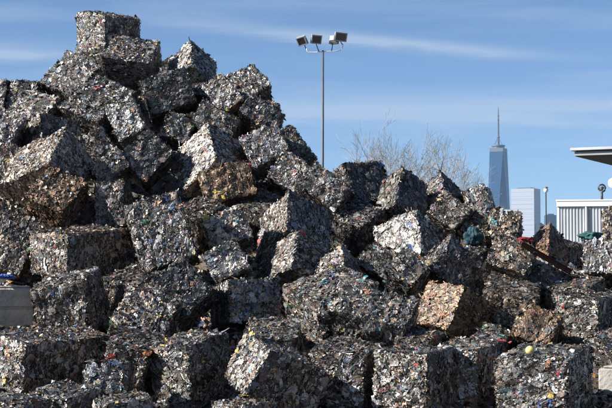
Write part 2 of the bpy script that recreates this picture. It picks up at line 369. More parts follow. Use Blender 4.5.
 ('f2', [-0.77, 27.954, 3.458], [0.8608, 0.234, -0.1036, 0.4399], [0.697, 0.555, 0.615], 'd', 0.4, 'shaded bale in the hollow left of the two stacked striped bales'),
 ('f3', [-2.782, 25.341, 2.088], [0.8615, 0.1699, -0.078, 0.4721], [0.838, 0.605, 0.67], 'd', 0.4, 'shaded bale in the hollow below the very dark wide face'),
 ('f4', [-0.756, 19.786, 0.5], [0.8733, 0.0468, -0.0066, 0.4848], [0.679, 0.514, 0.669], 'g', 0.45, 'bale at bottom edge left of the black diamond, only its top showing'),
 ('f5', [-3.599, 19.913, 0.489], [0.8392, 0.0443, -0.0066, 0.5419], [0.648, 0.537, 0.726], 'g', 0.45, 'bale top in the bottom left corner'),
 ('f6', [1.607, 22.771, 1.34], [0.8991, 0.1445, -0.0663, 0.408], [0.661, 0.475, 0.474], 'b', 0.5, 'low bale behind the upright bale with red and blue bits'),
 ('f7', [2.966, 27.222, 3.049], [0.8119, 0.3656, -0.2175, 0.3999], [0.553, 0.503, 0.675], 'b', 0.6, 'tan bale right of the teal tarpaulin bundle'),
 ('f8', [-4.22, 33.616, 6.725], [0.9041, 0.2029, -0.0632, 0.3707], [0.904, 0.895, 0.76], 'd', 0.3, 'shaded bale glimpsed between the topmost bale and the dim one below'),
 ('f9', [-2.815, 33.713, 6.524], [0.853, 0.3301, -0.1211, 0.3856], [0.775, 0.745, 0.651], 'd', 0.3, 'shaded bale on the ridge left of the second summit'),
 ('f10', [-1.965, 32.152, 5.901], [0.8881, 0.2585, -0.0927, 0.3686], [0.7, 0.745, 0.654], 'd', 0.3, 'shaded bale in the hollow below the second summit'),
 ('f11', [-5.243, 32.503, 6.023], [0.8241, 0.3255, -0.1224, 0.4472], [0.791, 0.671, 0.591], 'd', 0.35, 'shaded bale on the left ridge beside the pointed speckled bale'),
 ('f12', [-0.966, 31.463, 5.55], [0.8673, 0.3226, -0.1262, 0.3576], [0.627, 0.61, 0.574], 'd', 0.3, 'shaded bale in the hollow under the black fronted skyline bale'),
]
PIECES = [
 ['1', [-4.799, 34.367, 7.611], [-0.75, -0.66, -0.08], 'orange', 0.107, 0.15],
 ['1', [-4.723, 34.291, 7.534], [-0.75, -0.66, -0.08], 'red', 0.086, 0.086],
 ['1', [-4.515, 33.996, 8.017], [-0.75, -0.66, -0.08], 'white', 0.085, 0.064],
 ['1', [-3.839, 34.465, 8.063], [0.12, -0.25, 0.96], 'white', 0.086, 0.054],
 ['4', [-4.012, 30.862, 6.075], [-0.02, -0.73, 0.69], 'red', 0.096, 0.135],
 ['4', [-3.713, 30.647, 5.855], [-0.02, -0.73, 0.69], 'white', 0.077, 0.057],
 ['3', [-4.896, 31.554, 6.359], [-0.08, -0.85, 0.53], 'white', 0.099, 0.079],
 ['4', [-4.278, 30.827, 6.032], [-0.02, -0.73, 0.69], 'white', 0.077, 0.077],
 ['1', [-4.391, 33.873, 7.878], [-0.75, -0.66, -0.08], 'red', 0.085, 0.064],
 ['3', [-5.103, 31.494, 6.232], [-0.08, -0.85, 0.53], 'teal', 0.059, 0.079],
 ['8', [-4.775, 28.018, 4.474], [-0.53, -0.48, 0.7], 'yellow', 0.105, 0.07],
 ['30', [-5.352, 28.664, 4.471], [0.07, -0.9, 0.43], 'yellow', 0.107, 0.072],
 ['9', [-4.508, 27.273, 3.972], [0.1, -0.75, 0.65], 'blue', 0.119, 0.085],
 ['12', [-4.489, 26.12, 2.838], [-0.71, -0.7, -0.08], 'green', 0.114, 0.114],
 ['12', [-3.908, 25.517, 3.033], [-0.71, -0.7, -0.08], 'yellow', 0.048, 0.08],
 ['12', [-4.219, 25.88, 2.574], [-0.71, -0.7, -0.08], 'white', 0.129, 0.097],
 ['12', [-3.113, 26.073, 3.081], [0.71, -0.7, -0.09], 'blue', 0.098, 0.098],
 ['4', [-3.518, 30.786, 6.007], [-0.02, -0.73, 0.69], 'white', 0.115, 0.077],
 ['27', [-3.33, 29.821, 5.383], [-0.04, -0.97, 0.23], 'white', 0.168, 0.112],
 ['33', [-3.77, 23.883, 2.106], [-0.15, -0.96, -0.23], 'blue', 0.06, 0.104],
 ['39', [-2.856, 23.143, 1.608], [-0.43, -0.56, -0.71], 'green', 0.087, 0.072],
 ['34', [-4.004, 22.23, 1.525], [0.11, -0.14, 0.98], 'purple', 0.125, 0.042],
 ['34', [-3.747, 23.028, 1.612], [0.11, -0.14, 0.98], 'blue', 0.173, 0.072],
 ['34', [-4.161, 22.211, 0.974], [-0.67, -0.74, -0.03], 'yellow', 0.083, 0.111],
 ['34', [-4.112, 22.152, 1.335], [-0.67, -0.74, -0.03], 'orange', 0.069, 0.069],
 ['41', [-2.688, 22.018, 1.273], [-0.14, -0.96, -0.24], 'red', 0.193, 0.069],
 ['35', [-2.568, 21.041, 1.24], [-0.01, -0.98, 0.18], 'blue', 0.132, 0.039],
 ['41', [-2.158, 21.925, 1.331], [-0.14, -0.96, -0.24], 'orange', 0.082, 0.082],
 ['42', [-1.945, 22.003, 1.014], [-0.57, -0.81, -0.17], 'yellow', 0.055, 0.041],
 ['f5', [-3.473, 19.938, 0.851], [0.04, -0.08, 1.0], 'blue', 0.324, 0.031],
 ['40', [-1.565, 23.645, 2.359], [0.04, -0.98, 0.21], 'orange', 0.089, 0.074],
 ['40', [-1.578, 23.626, 2.271], [0.04, -0.98, 0.21], 'blue', 0.089, 0.074],
 ['14', [-2.163, 25.611, 3.468], [0.02, -0.98, 0.2], 'blue', 0.096, 0.08],
 ['48', [-1.644, 26.024, 3.341], [-0.01, -0.98, 0.19], 'yellow', 0.081, 0.179],
 ['47', [-1.524, 27.675, 3.84], [-0.01, -0.99, 0.17], 'yellow', 0.156, 0.121],
 ['21', [-0.969, 28.641, 4.433], [-0.07, -0.97, 0.25], 'red', 0.107, 0.107],
 ['18', [-1.709, 30.583, 5.983], [-0.1, -0.97, 0.23], 'white', 0.153, 0.096],
 ['24', [-1.912, 29.878, 5.465], [0.01, -1.0, 0.09], 'teal', 0.131, 0.093],
 ['23', [-2.08, 28.623, 4.396], [-0.64, -0.67, 0.38], 'blue', 0.107, 0.089],
 ['15', [-2.392, 28.918, 4.508], [0.72, -0.06, -0.69], 'blue', 0.09, 0.108],
 ['26', [-2.167, 30.861, 5.141], [0.9, -0.04, -0.44], 'green', 0.096, 0.058],
 ['26', [-2.422, 30.425, 4.891], [-0.44, -0.11, -0.89], 'yellow', 0.095, 0.095],
 ['21', [-0.757, 28.734, 4.855], [-0.07, -0.97, 0.25], 'orange', 0.09, 0.072],
 ['21', [-0.956, 28.763, 4.912], [-0.07, -0.97, 0.25], 'teal', 0.072, 0.072],
 ['21', [-0.694, 29.163, 4.307], [0.46, -0.25, -0.85], 'white', 0.146, 0.055],
 ['14', [-2.247, 25.646, 3.647], [0.02, -0.98, 0.2], 'blue', 0.048, 0.128],
 ['f1', [-2.113, 27.454, 3.621], [0.01, -0.57, 0.82], 'red', 0.069, 0.103],
 ['14', [-2.47, 25.497, 2.953], [0.02, -0.98, 0.2], 'blue', 0.127, 0.064],
 ['14', [-2.357, 25.483, 2.873], [0.02, -0.98, 0.2], 'yellow', 0.064, 0.064],
 ['14', [-2.589, 25.557, 3.258], [0.02, -0.98, 0.2], 'green', 0.08, 0.08],
 ['14', [-2.478, 25.427, 2.617], [0.02, -0.98, 0.2], 'white', 0.079, 0.079],
 ['43', [-0.731, 21.713, 1.597], [-0.82, -0.42, 0.38], 'yellow', 0.204, 0.081],
 ['42', [-1.049, 22.456, 1.434], [0.82, -0.57, -0.01], 'red', 0.056, 0.084],
 ['f4', [-0.775, 20.096, 0.864], [0.03, -0.09, 1.0], 'yellow', 0.1, 0.063],
 ['45', [-0.413, 24.497, 1.903], [0.38, -0.91, 0.17], 'red', 0.092, 0.092],
 ['51', [-0.341, 25.991, 2.965], [-0.8, -0.42, 0.43], 'red', 0.065, 0.081],
 ['51', [-0.064, 25.755, 3.088], [0.57, -0.75, 0.34], 'red', 0.08, 0.08],
 ['52', [0.241, 24.124, 2.27], [-0.09, -0.42, 0.9], 'turquoise', 0.181, 0.09],
 ['52', [0.843, 24.124, 2.33], [-0.09, -0.42, 0.9], 'turquoise', 0.121, 0.136],
 ['53', [0.882, 23.166, 2.156], [-0.02, -0.65, 0.76], 'orange', 0.188, 0.072],
 ['52', [0.411, 24.378, 2.406], [-0.09, -0.42, 0.9], 'blue', 0.152, 0.091],
 ['43', [-0.12, 21.354, 0.748], [0.33, -0.9, -0.28], 'blue', 0.133, 0.107],
 ['55', [1.233, 21.517, 1.216], [-0.51, -0.86, -0.06], 'red', 0.081, 0.081],
 ['55', [1.336, 21.459, 1.179], [-0.51, -0.86, -0.06], 'blue', 0.121, 0.08],
 ['55', [1.477, 21.377, 1.17], [-0.51, -0.86, -0.06], 'red', 0.094, 0.08],
 ['55', [1.246, 21.522, 1.042], [-0.51, -0.86, -0.06], 'pink', 0.108, 0.108],
 ['55', [1.401, 21.445, 0.834], [-0.51, -0.86, -0.06], 'green', 0.08, 0.08],
 ['55', [1.529, 21.377, 0.733], [-0.51, -0.86, -0.06], 'white', 0.08, 0.094],
 ['f6', [1.831, 22.605, 1.512], [0.75, -0.63, -0.21], 'red', 0.099, 0.071],
 ['56', [2.335, 22.31, 1.425], [0.02, -0.07, 1.0], 'white', 0.112, 0.07],
 ['80b', [2.779, 22.755, 1.45], [0.08, -0.24, 0.97], 'red', 0.128, 0.114],
 ['80', [2.978, 23.194, 1.492], [-0.44, -0.4, -0.8], 'white', 0.087, 0.072],
 ['57', [2.774, 21.726, 1.354], [-0.06, -0.13, 0.99], 'white', 0.081, 0.054],
 ['80b', [2.758, 23.051, 1.525], [0.08, -0.24, 0.97], 'turquoise', 0.072, 0.058],
 ['57', [3.175, 20.984, 1.23], [-0.46, -0.88, -0.14], 'orange', 0.066, 0.079],
 ['57', [3.285, 20.941, 1.128], [-0.46, -0.88, -0.14], 'red', 0.065, 0.065],
 ['57', [3.205, 21.027, 0.85], [-0.46, -0.88, -0.14], 'yellow', 0.118, 0.092],
 ['57', [3.086, 21.11, 0.726], [-0.46, -0.88, -0.14], 'blue', 0.092, 0.092],
 ['57', [3.195, 21.051, 0.731], [-0.46, -0.88, -0.14], 'blue', 0.079, 0.105],
 ['57', [3.081, 21.061, 1.056], [-0.46, -0.88, -0.14], 'white', 0.079, 0.066],
 ['56', [2.457, 22.176, 1.031], [0.91, -0.42, -0.05], 'white', 0.139, 0.111],
 ['63', [1.346, 29.023, 4.443], [0.5, -0.77, 0.38], 'blue', 0.145, 0.127],
 ['69', [1.164, 27.391, 3.104], [0.8, -0.5, -0.33], 'red', 0.068, 0.068],
 ['71', [1.518, 24.817, 2.331], [-0.0, -0.85, 0.52], 'yellow', 0.047, 0.062],
 ['f7', [2.597, 26.975, 3.142], [-0.59, -0.49, -0.65], 'yellow', 0.101, 0.101],
 ['65', [2.259, 27.978, 3.734], [-0.69, -0.53, 0.48], 'yellow', 0.07, 0.087],
 ['f7', [3.007, 27.012, 3.329], [-0.06, -0.77, 0.64], 'yellow', 0.084, 0.068],
 ['73', [3.04, 26.131, 3.279], [-0.12, -0.92, 0.39], 'turquoise', 0.114, 0.082],
 ['73', [3.226, 26.177, 3.445], [-0.12, -0.92, 0.39], 'white', 0.164, 0.082],
 ['79', [4.151, 24.9, 2.393], [-0.03, -0.42, 0.91], 'yellow', 0.093, 0.062],
 ['79', [4.245, 24.995, 2.44], [-0.03, -0.42, 0.91], 'cream', 0.156, 0.125],
 ['68', [0.41, 27.294, 3.733], [-0.04, -0.99, 0.16], 'white', 0.154, 0.085],  # white scraps stand in for a sunlit spot on this bale
 ['61', [2.056, 25.125, 2.535], [0.36, -0.89, 0.26], 'white', 0.079, 0.11],
 ['45', [-0.924, 24.276, 1.846], [0.38, -0.91, 0.17], 'blue', 0.076, 0.076],
 ['45', [-0.775, 24.351, 1.921], [0.38, -0.91, 0.17], 'blue', 0.076, 0.076],
 ['60', [1.975, 23.631, 1.814], [-0.67, -0.63, 0.38], 'rust', 0.177, 0.118],
 ['60', [1.879, 23.893, 2.077], [-0.67, -0.63, 0.38], 'rust', 0.149, 0.075],
 ['43', [-0.789, 21.137, 0.842], [-0.82, -0.42, 0.38], 'cream', 0.092, 0.066],
 ['54', [0.327, 21.871, 0.968], [-0.26, -0.96, -0.1], 'white', 0.068, 0.068],
 ['54', [0.705, 21.796, 0.689], [-0.26, -0.96, -0.1], 'white', 0.082, 0.082],
 ['54', [0.529, 21.804, 1.08], [-0.26, -0.96, -0.1], 'white', 0.123, 0.109],
 ['54', [0.624, 21.8, 0.864], [-0.26, -0.96, -0.1], 'white', 0.136, 0.082],
]

# ------------------------------------------------------------------ scrap geometry
PAL = {'orange': (.75,.22,.04), 'red': (.55,.04,.04), 'white': (.82,.82,.8), 'teal': (.03,.22,.24), 'yellow': (.75,.52,.05), 'blue': (.05,.14,.42),
       'green': (.06,.32,.11), 'purple': (.3,.08,.22), 'turquoise': (.05,.34,.38), 'pink': (.65,.3,.36), 'cream': (.72,.66,.5), 'rust': (.28,.09,.03)}
ODD = np.array([(.45,.05,.04),(.06,.16,.42),(.04,.22,.26),(.1,.3,.1),(.65,.48,.06),(.6,.25,.06),(.3,.1,.22),(.2,.35,.55)])

def palette(rng, n, tint, warm):
    """base colour and metalness of n scraps of sheet metal, film and paper"""
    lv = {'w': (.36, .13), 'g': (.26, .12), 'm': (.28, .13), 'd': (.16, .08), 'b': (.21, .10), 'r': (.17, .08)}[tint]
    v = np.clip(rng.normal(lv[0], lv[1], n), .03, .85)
    dark = rng.random(n) < (.13 if tint == 'w' else .20)  # near-black scraps; their colour also stands in for shaded crevices
    v[dark] = rng.uniform(.012, .06, dark.sum())
    c = np.stack([v, v, v], 1)
    w = np.clip(rng.normal(warm + (.2 if tint == 'r' else .04), .27, n), 0, 1)[:, None]
    c = c * (1 - w) * np.array([.95, .99, 1.03]) + c * w * np.array([1.15, .84, .52])
    # rusted and brown pieces
    br = rng.random(n) < (.42 if tint == 'r' else .06 + .42 * max(0, warm - .35))
    c[br] = np.stack([rng.uniform(.10, .36, br.sum())] * 3, 1) * (np.array([1, .55, .30]) if tint == 'r' else np.array([1, .62, .38]))
    od = rng.random(n) < {'m': .13, 'w': .09, 'g': .09, 'd': .07, 'b': .06, 'r': .04}[tint]
    k = rng.integers(0, len(ODD), od.sum())
    oc = ODD[k] * rng.uniform(.35, 1.0, (od.sum(), 1)); gr = oc.mean(1, keepdims=True)
    ds = rng.uniform(.3, 1.0, (od.sum(), 1)); c[od] = oc * ds + gr * (1 - ds)
    met = np.where(rng.random(n) < .68, rng.uniform(.55, .95, n), rng.uniform(0, .15, n))
    met[od | br] *= .3
    return np.concatenate([np.clip(c, .01, .9), met[:, None]], 1)

class Dent:
    """the same low waves, dents and worn corners for a bale's core and for the scraps on it"""
    def __init__(s, rng, dims, amp=1.0):
        s.h = np.array(dims) / 2
        k = 14
        s.k = rng.normal(size=(k, 3)) * np.linspace(2.5, 17, k)[:, None]
        s.ph = rng.uniform(0, 6.28, k)
        s.a = (rng.normal(size=(k, 3)) * np.linspace(.0045, .002, k)[:, None]) * amp
        s.pw = rng.uniform(40, 90)
        s.sk = rng.normal(size=(3, 3)) * .035
        k2 = 22
        s.k2 = rng.normal(size=(k2, 3)) * np.linspace(14, 52, k2)[:, None]
        s.p2 = rng.uniform(0, 6.28, k2)
        s.a2 = rng.normal(size=(k2, 3)) * np.linspace(.0018, .0009, k2)[:, None]
        s.ke = rng.normal(size=(8, 3)) * 9; s.pe = rng.uniform(0, 6.28, 8)
        s.rag = rng.uniform(.0, .022)
    def __call__(s, p):
        q = p / s.h
        n = (np.abs(q) ** s.pw).sum(1) ** (1 / s.pw)
        q = q / np.maximum(n, np.abs(q).max(1))[:, None] * np.abs(q).max(1)[:, None]
        p2 = q * s.h
        p2 = p2 + p2 @ s.sk * np.abs(q).max(1)[:, None]
        e = np.sort(np.abs(q), axis=1)[:, 1] ** 7                # 1 on the edges, 0 inside a face
        bite = np.clip(np.sin(p2 @ s.ke.T + s.pe).sum(1) / 2.5, -.25, 1.4)
        p2 = p2 * (1 - (s.rag * e * bite / s.h.mean()))[:, None]
        return p2 + np.sin(p2 @ s.k.T + s.ph) @ s.a + np.sin(p2 @ s.k2.T + s.p2) @ s.a2

def core_mesh(rng, dims, dent, tint, warm, cell=.10):
    V, Q = [], []
    base = 0
    for ax in range(3):
        for sg in (-1, 1):
            u, w = (ax + 1) % 3, (ax + 2) % 3
            nu, nw = max(4, int(dims[u] / cell)), max(4, int(dims[w] / cell))
            gu, gw = np.meshgrid(np.linspace(-.5, .5, nu + 1), np.linspace(-.5, .5, nw + 1), indexing='ij')
            p = np.zeros((gu.size, 3))
            p[:, ax] = sg * .5 * dims[ax]; p[:, u] = gu.ravel() * dims[u]; p[:, w] = gw.ravel() * dims[w]
            V.append(p)
            i = np.arange(nu)[:, None] * (nw + 1) + np.arange(nw)[None, :]
            f = np.stack([i, i + nw + 1, i + nw + 2, i + 1], -1).reshape(-1, 4) + base
            Q.append(f if sg > 0 else f[:, ::-1])
            base += gu.size
    V = np.concatenate(V); Q = np.concatenate(Q)
    V = dent(V) * .98
    key = np.round(V * 500).astype(int)           # same jitter on shared edges
    hsh = (key * np.array([73856093, 19349663, 83492791])).sum(1) % 100003
    J = rng.normal(size=(100003, 3)) * .006
    V = V + J[hsh]
    C = palette(rng, len(V), tint, warm) * np.array([.3, .3, .3, .3])  # core colour darkened so gaps between scraps look like shaded crevices
    return V, Q, C

def flakes(rng, dims, dent, tint, warm, quat, bale_cen, dens=2300, out=1.0):
    """bent scraps pressed into every face of the bale"""
    PV, PQ, PC = [], [], []
    press = int(rng.integers(0, 3))
    RM = np.array(Quaternion(quat).to_matrix())
    base = 0
    for ax in range(3):
        for sg in (-1, 1):
            u, w = (ax + 1) % 3, (ax + 2) % 3
            N = np.zeros(3); N[ax] = sg
            away = (RM @ N) @ (np.array(bale_cen) - np.array([0, 0, CAM_H])) / np.linalg.norm(bale_cen)
            cov = 1.0 if away < .12 else .33                 # the buried back of a bale needs fewer scraps
            n = int(dens * cov * dims[u] * dims[w])
            p = np.zeros((n, 3))
            p[:, ax] = sg * .5 * dims[ax]
            p[:, u] = rng.uniform(-.5, .5, n) * dims[u]
            p[:, w] = rng.uniform(-.5, .5, n) * dims[w]
            strat = ax != press
            if strat:
                L = np.zeros(3); L[3 - ax - press] = 1.0       # along the layers
            else:
                L = np.zeros(3); L[u] = 1.0
            T = np.cross(N, L)
            ang = rng.normal(0, .5, n) if strat else rng.uniform(0, 6.28, n)
            ca, sa = np.cos(ang)[:, None], np.sin(ang)[:, None]
            e1 = ca * L + sa * T; e2 = -sa * L + ca * T
            tl = np.clip(rng.normal(0, .19 if strat else .14, n), -.6, .6)[:, None]
            e2 = e2 * np.cos(tl) + N * np.sin(tl)
            t2 = rng.normal(0, .05, n)[:, None]
            e1 = e1 * np.cos(t2) + N * np.sin(t2)
            nn = np.cross(e1, e2)
            big = rng.random(n) < .08
            la = np.where(big, rng.uniform(.045, .085, n), rng.uniform(.017, .042, n)) * (1 if cov > .5 else 1.6)
            tiny = rng.random(n) < .35
            la = np.where(tiny & ~big, la * .55, la)
            lb = la * (rng.uniform(.3, .75, n) if strat else rng.uniform(.5, 1.0, n))
            strip = rng.random(n) < (.035 if strat else .015)
            la = np.where(strip, rng.uniform(.08, .18, n), la); lb = np.where(strip, rng.uniform(.006, .014, n), lb)
            off = (rng.uniform(-.006, .005, n) + np.where(rng.random(n) < .02, rng.uniform(0, .012, n), 0)) * out
            cen = p + N * off[:, None]
            # 3 x 2 lattice of a folded scrap
            fold = rng.normal(0, .09, (n, 3)) * np.minimum(la, .08)[:, None]
            pts = []
            for iu in range(3):
                for iw in range(2):
                    a = (iu - 1) * .5 * la * rng.uniform(.7, 1.2, n)
                    b = (iw - .5) * lb * rng.uniform(.55, 1.25, n)
                    h = fold[:, iu] + rng.normal(0, .03, n) * lb
                    pts.append(cen + e1 * a[:, None] + e2 * b[:, None] + nn * h[:, None])
            P = np.stack(pts, 1)                                 # n,6,3
            idx = np.arange(n)[:, None] * 6 + base
            q = np.concatenate([idx + np.array([0, 2, 3, 1]), idx + np.array([2, 4, 5, 3])], 0)
            c = palette(rng, n, tint, warm)
            # whole compressed wads differ from their neighbours
            kw = rng.normal(size=(9, 3)) * 13; pw_ = rng.uniform(0, 6.28, 9)
            if strat: kw[:, press] *= 2.4
            wad = np.sin(p @ kw.T + pw_).sum(1) / 3
            c[:, :3] = np.clip(c[:, :3] * np.clip(1 + .34 * wad, .35, 1.8)[:, None], .008, .88)
            PV.append(P.reshape(-1, 3)); PQ.append(q); PC.append(np.repeat(c, 6, 0))
            base += n * 6
            # crumbs that have come to rest on faces turned upwards
            if (RM @ N)[2] > .55:
                k_ = int(170 * dims[u] * dims[w])
                p2 = np.zeros((k_, 3)); p2[:, ax] = sg * .5 * dims[ax]
                p2[:, u] = rng.uniform(-.47, .47, k_) * dims[u]; p2[:, w] = rng.uniform(-.47, .47, k_) * dims[w]
                a1 = rng.normal(size=(k_, 3)); a1 += N * -.8 * (a1 @ N)[:, None]; a1 /= np.linalg.norm(a1, axis=1)[:, None]
                n1 = N + rng.normal(size=(k_, 3)) * .45; a2 = np.cross(n1, a1); a2 /= np.linalg.norm(a2, axis=1)[:, None]
                l1 = rng.uniform(.02, .075, k_)[:, None]; l2 = l1 * rng.uniform(.25, .8, k_)[:, None]
                cc = p2 + N * rng.uniform(.006, .026, k_)[:, None]
                pts = [cc + a1 * (iu - 1) * .5 * l1 * rng.uniform(.7, 1.2, k_)[:, None] + a2 * (iw - .5) * l2 * rng.uniform(.6, 1.2, k_)[:, None] + n1 * rng.normal(0, .2, k_)[:, None] * l2 for iu in range(3) for iw in range(2)]
                idx = np.arange(k_)[:, None] * 6 + base
                PV.append(np.stack(pts, 1).reshape(-1, 3)); PQ.append(np.concatenate([idx + np.array([0, 2, 3, 1]), idx + np.array([2, 4, 5, 3])], 0))
                PC.append(np.repeat(palette(rng, k_, tint, warm), 6, 0)); base += k_ * 6
            # larger creased sheets and flattened cans among them
            m_ = int(80 * cov * dims[u] * dims[w])
            if m_ == 0: continue
            p = np.zeros((m_, 3)); p[:, ax] = sg * .5 * dims[ax]
            p[:, u] = rng.uniform(-.46, .46, m_) * dims[u]; p[:, w] = rng.uniform(-.46, .46, m_) * dims[w]
            ang = rng.normal(0, .45, m_) if strat else rng.uniform(0, 6.28, m_)
            ca, sa = np.cos(ang)[:, None], np.sin(ang)[:, None]
            e1 = ca * L + sa * T; e2 = -sa * L + ca * T
            la = rng.uniform(.05, .155, m_); lb = la * rng.uniform(.3, .85, m_)
            tl = rng.normal(0, .07, (m_, 2))
            off = rng.uniform(-.001, .007, m_)
            crx = rng.uniform(2, 6, m_); crp = rng.uniform(0, 6.28, m_); skew = rng.normal(0, .8, m_)
            pts = []
            for iu in range(5):
                for iw in range(4):
                    a = (iu / 4 - .5) * la * rng.uniform(.85, 1.1, m_); b = (iw / 3 - .5) * lb * rng.uniform(.85, 1.1, m_)
                    if iu in (0, 4) and iw in (0, 3): a = a * rng.uniform(.55, 1, m_); b = b * rng.uniform(.55, 1, m_)
                    zz = np.abs(np.sin(crx * (iu / 4 + skew * iw / 6) * 1.6 + crp)) - .5
                    h = off + zz * .010 + rng.normal(0, .0035, m_) + a * tl[:, 0] + b * tl[:, 1]
                    pts.append(p + e1 * a[:, None] + e2 * b[:, None] + N * h[:, None])
            P = np.stack(pts, 1)
            idx = np.arange(m_)[:, None] * 20 + base
            q = np.concatenate([idx + np.array([iu*4+iw, iu*4+iw+4, iu*4+iw+5, iu*4+iw+1]) for iu in range(4) for iw in range(3)], 0)
            c = palette(rng, m_, tint, warm)
            g = c[:, :3].mean(1, keepdims=True); c[:, :3] = c[:, :3] * .55 + g * .45 * np.array([1.25, .9, .62] if tint == 'r' else [1.03, 1, .95])
            PV.append(P.reshape(-1, 3)); PQ.append(q); PC.append(np.repeat(c, 20, 0)); base += m_ * 20
    V = np.concatenate(PV); Q = np.concatenate(PQ); C = np.concatenate(PC)
    # bend with the bale
    inside = np.clip(V, -np.array(dims) / 2, np.array(dims) / 2)
    V = dent(inside) + (V - inside)
    return V, Q, C

def ribbons(rng, dims, dent, tint, warm, n=14):
    """torn strips and wires that stick out of the edges"""
    V, Q, C = [], [], []
    d = np.array(dims)
    for i in range(n):
        p = rng.uniform(-.5, .5, 3) * d
        ax = rng.choice(3, 2, replace=False)
        for a in ax: p[a] = np.sign(rng.normal()) * d[a] / 2
        p = dent(p[None])[0]
        dr = p / d + rng.normal(size=3) * .6; dr /= np.linalg.norm(dr)
        sd = np.cross(dr, rng.normal(size=3)); sd /= np.linalg.norm(sd)
        L = rng.uniform(.02, .09); w = rng.uniform(.003, .022)
        b = len(V) and sum(len(x) for x in V)
        seg = 4; rows = []
        cur = rng.normal(size=3) * .6
        for k in range(seg):
            t = k / (seg - 1)
            c0 = p + dr * L * (t - .25) + cur * L * t * t * .5
            rows += [c0 - sd * w * (1 - .5 * t), c0 + sd * w * (1 - .5 * t)]
        V.append(np.array(rows))
        Q.append(np.array([[b + 2*k, b + 2*k+1, b + 2*k+3, b + 2*k+2] for k in range(seg - 1)]))
        C.append(np.repeat(palette(rng, 1, tint, warm), seg * 2, 0))
    return np.concatenate(V), np.concatenate(Q), np.concatenate(C)

def crumple(rng, w, h, n=5, amp=.35):
    """a crumpled sheet of about w x h, lying in local XY, with thickness"""
    V, F = [], []
    s = min(w, h)
    for side in (0, 1):
        for i in range(n):
            for j in range(n):
                a, b = i / (n - 1) - .5, j / (n - 1) - .5
                k = 1 - .45 * (abs(a) * 2) ** 3 * (abs(b) * 2) ** 3
                if side == 0:
                    x = a * w * k * rng.uniform(.85, 1.15); y = b * h * k * rng.uniform(.85, 1.15)
                    z = s * amp * (.5 - (a*a + b*b)) + rng.normal() * s * amp * .28
                    V.append((x, y, z))
                else:
                    x, y, z = V[i * n + j]
                    V.append((x * .96, y * .96, z - .012))
    for i in range(n - 1):
        for j in range(n - 1):
            q = (i*n+j, (i+1)*n+j, (i+1)*n+j+1, i*n+j+1)
            F.append(q); F.append(tuple(n*n + x for x in q[::-1]))
    rim = [(i, 0) for i in range(n)] + [(n-1, j) for j in range(1, n)] + [(i, n-1) for i in range(n-2, -1, -1)] + [(0, j) for j in range(n-2, 0, -1)]
    r = [a*n+b for a, b in rim]
    for k in range(len(r)):
        a, b = r[k], r[(k+1) % len(r)]
        F.append((a, n*n+a, n*n+b, b))
    return V, F

SHEET = {}
def sheet_mat(c):
    if c not in SHEET:
        SHEET[c] = plain('scrap_' + c, PAL[c], rough=.5, var=.25, scale=30, bump=.4, bscale=60, dist=.01)
    return SHEET[c]

def make_bale(i, key, cen, quat, dims, tint, warm, label):
    rng = np.random.default_rng(1000 + i)
    dent = Dent(rng, dims)
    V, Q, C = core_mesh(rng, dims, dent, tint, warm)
    o = bpy.data.objects.new('scrap_bale', np_mesh('scrap_bale', V, Q, C, M_SCRAP))
    COL.objects.link(o)
    o.location = cen; o.rotation_mode = 'QUATERNION'; o.rotation_quaternion = quat
    tag(o, label, 'scrap bale', 'compressed scrap bales piled in the heap')
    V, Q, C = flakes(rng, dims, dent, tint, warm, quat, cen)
    f = bpy.data.objects.new('crushed_scrap', np_mesh('crushed_scrap', V, Q, C, M_SCRAP))
    f['kind'] = 'stuff'
    COL.objects.link(f); f.parent = o
    V, Q, C = ribbons(rng, dims, dent, tint, warm)
    g = bpy.data.objects.new('torn_strips', np_mesh('torn_strips', V, Q, C, M_SCRAP))
    g['kind'] = 'stuff'
    COL.objects.link(g); g.parent = o
    return o

bale_by_key = {}
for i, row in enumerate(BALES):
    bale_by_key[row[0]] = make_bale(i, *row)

rng0 = np.random.default_rng(5)
for key, pos, nor, colr, w, h in PIECES:
    o = bale_by_key[key]
    n = Vector(nor)
    upv = Vector((0, 0, 1)) if abs(n.z) < .8 else Vector((0, 1, 0))
    xa = upv.cross(n).normalized(); ya = n.cross(xa)
    T = Matrix((xa, ya, n)).transposed().to_4x4()
    T.translation = Vector(pos) + n * .010
    B = Matrix.LocRotScale(o.location, o.rotation_quaternion, None).inverted() @ T
    V, Q, C = [], [], []
    for k in range(int(rng0.integers(4, 9))):
        cx, cy = rng0.normal(0, .30) * w, rng0.normal(0, .30) * h
        an = rng0.uniform(0, 6.28); la, lb = rng0.uniform(.35, .8) * max(w, h), rng0.uniform(.2, .5) * min(w, h)
        tlt = rng0.normal(0, .16)
        base = len(V)
        hh = rng0.normal(0, .006, 3)
        for iu in range(3):
            for iw in range(2):
                a = (iu - 1) * .5 * la * rng0.uniform(.6, 1.2); b = (iw - .5) * lb * rng0.uniform(.6, 1.2)
                V.append(B @ Vector((cx + a * math.cos(an) - b * math.sin(an), cy + a * math.sin(an) + b * math.cos(an), hh[iu] + b * tlt + .002 * k)))
        Q += [(base, base+2, base+3, base+1), (base+2, base+4, base+5, base+3)]
        c = np.array(PAL[colr]) * rng0.uniform(.35, 1.05); g = c.mean(); ds = rng0.uniform(.55, 1)
        C += [tuple(c * ds + g * (1 - ds)) + (.05,)] * 6
    q = bpy.data.objects.new('scrap_piece', np_mesh('scrap_piece', np.array([tuple(v) for v in V]), np.array(Q), np.array(C), M_SCRAP))
    COL.objects.link(q); q.parent = o; q['kind'] = 'stuff'

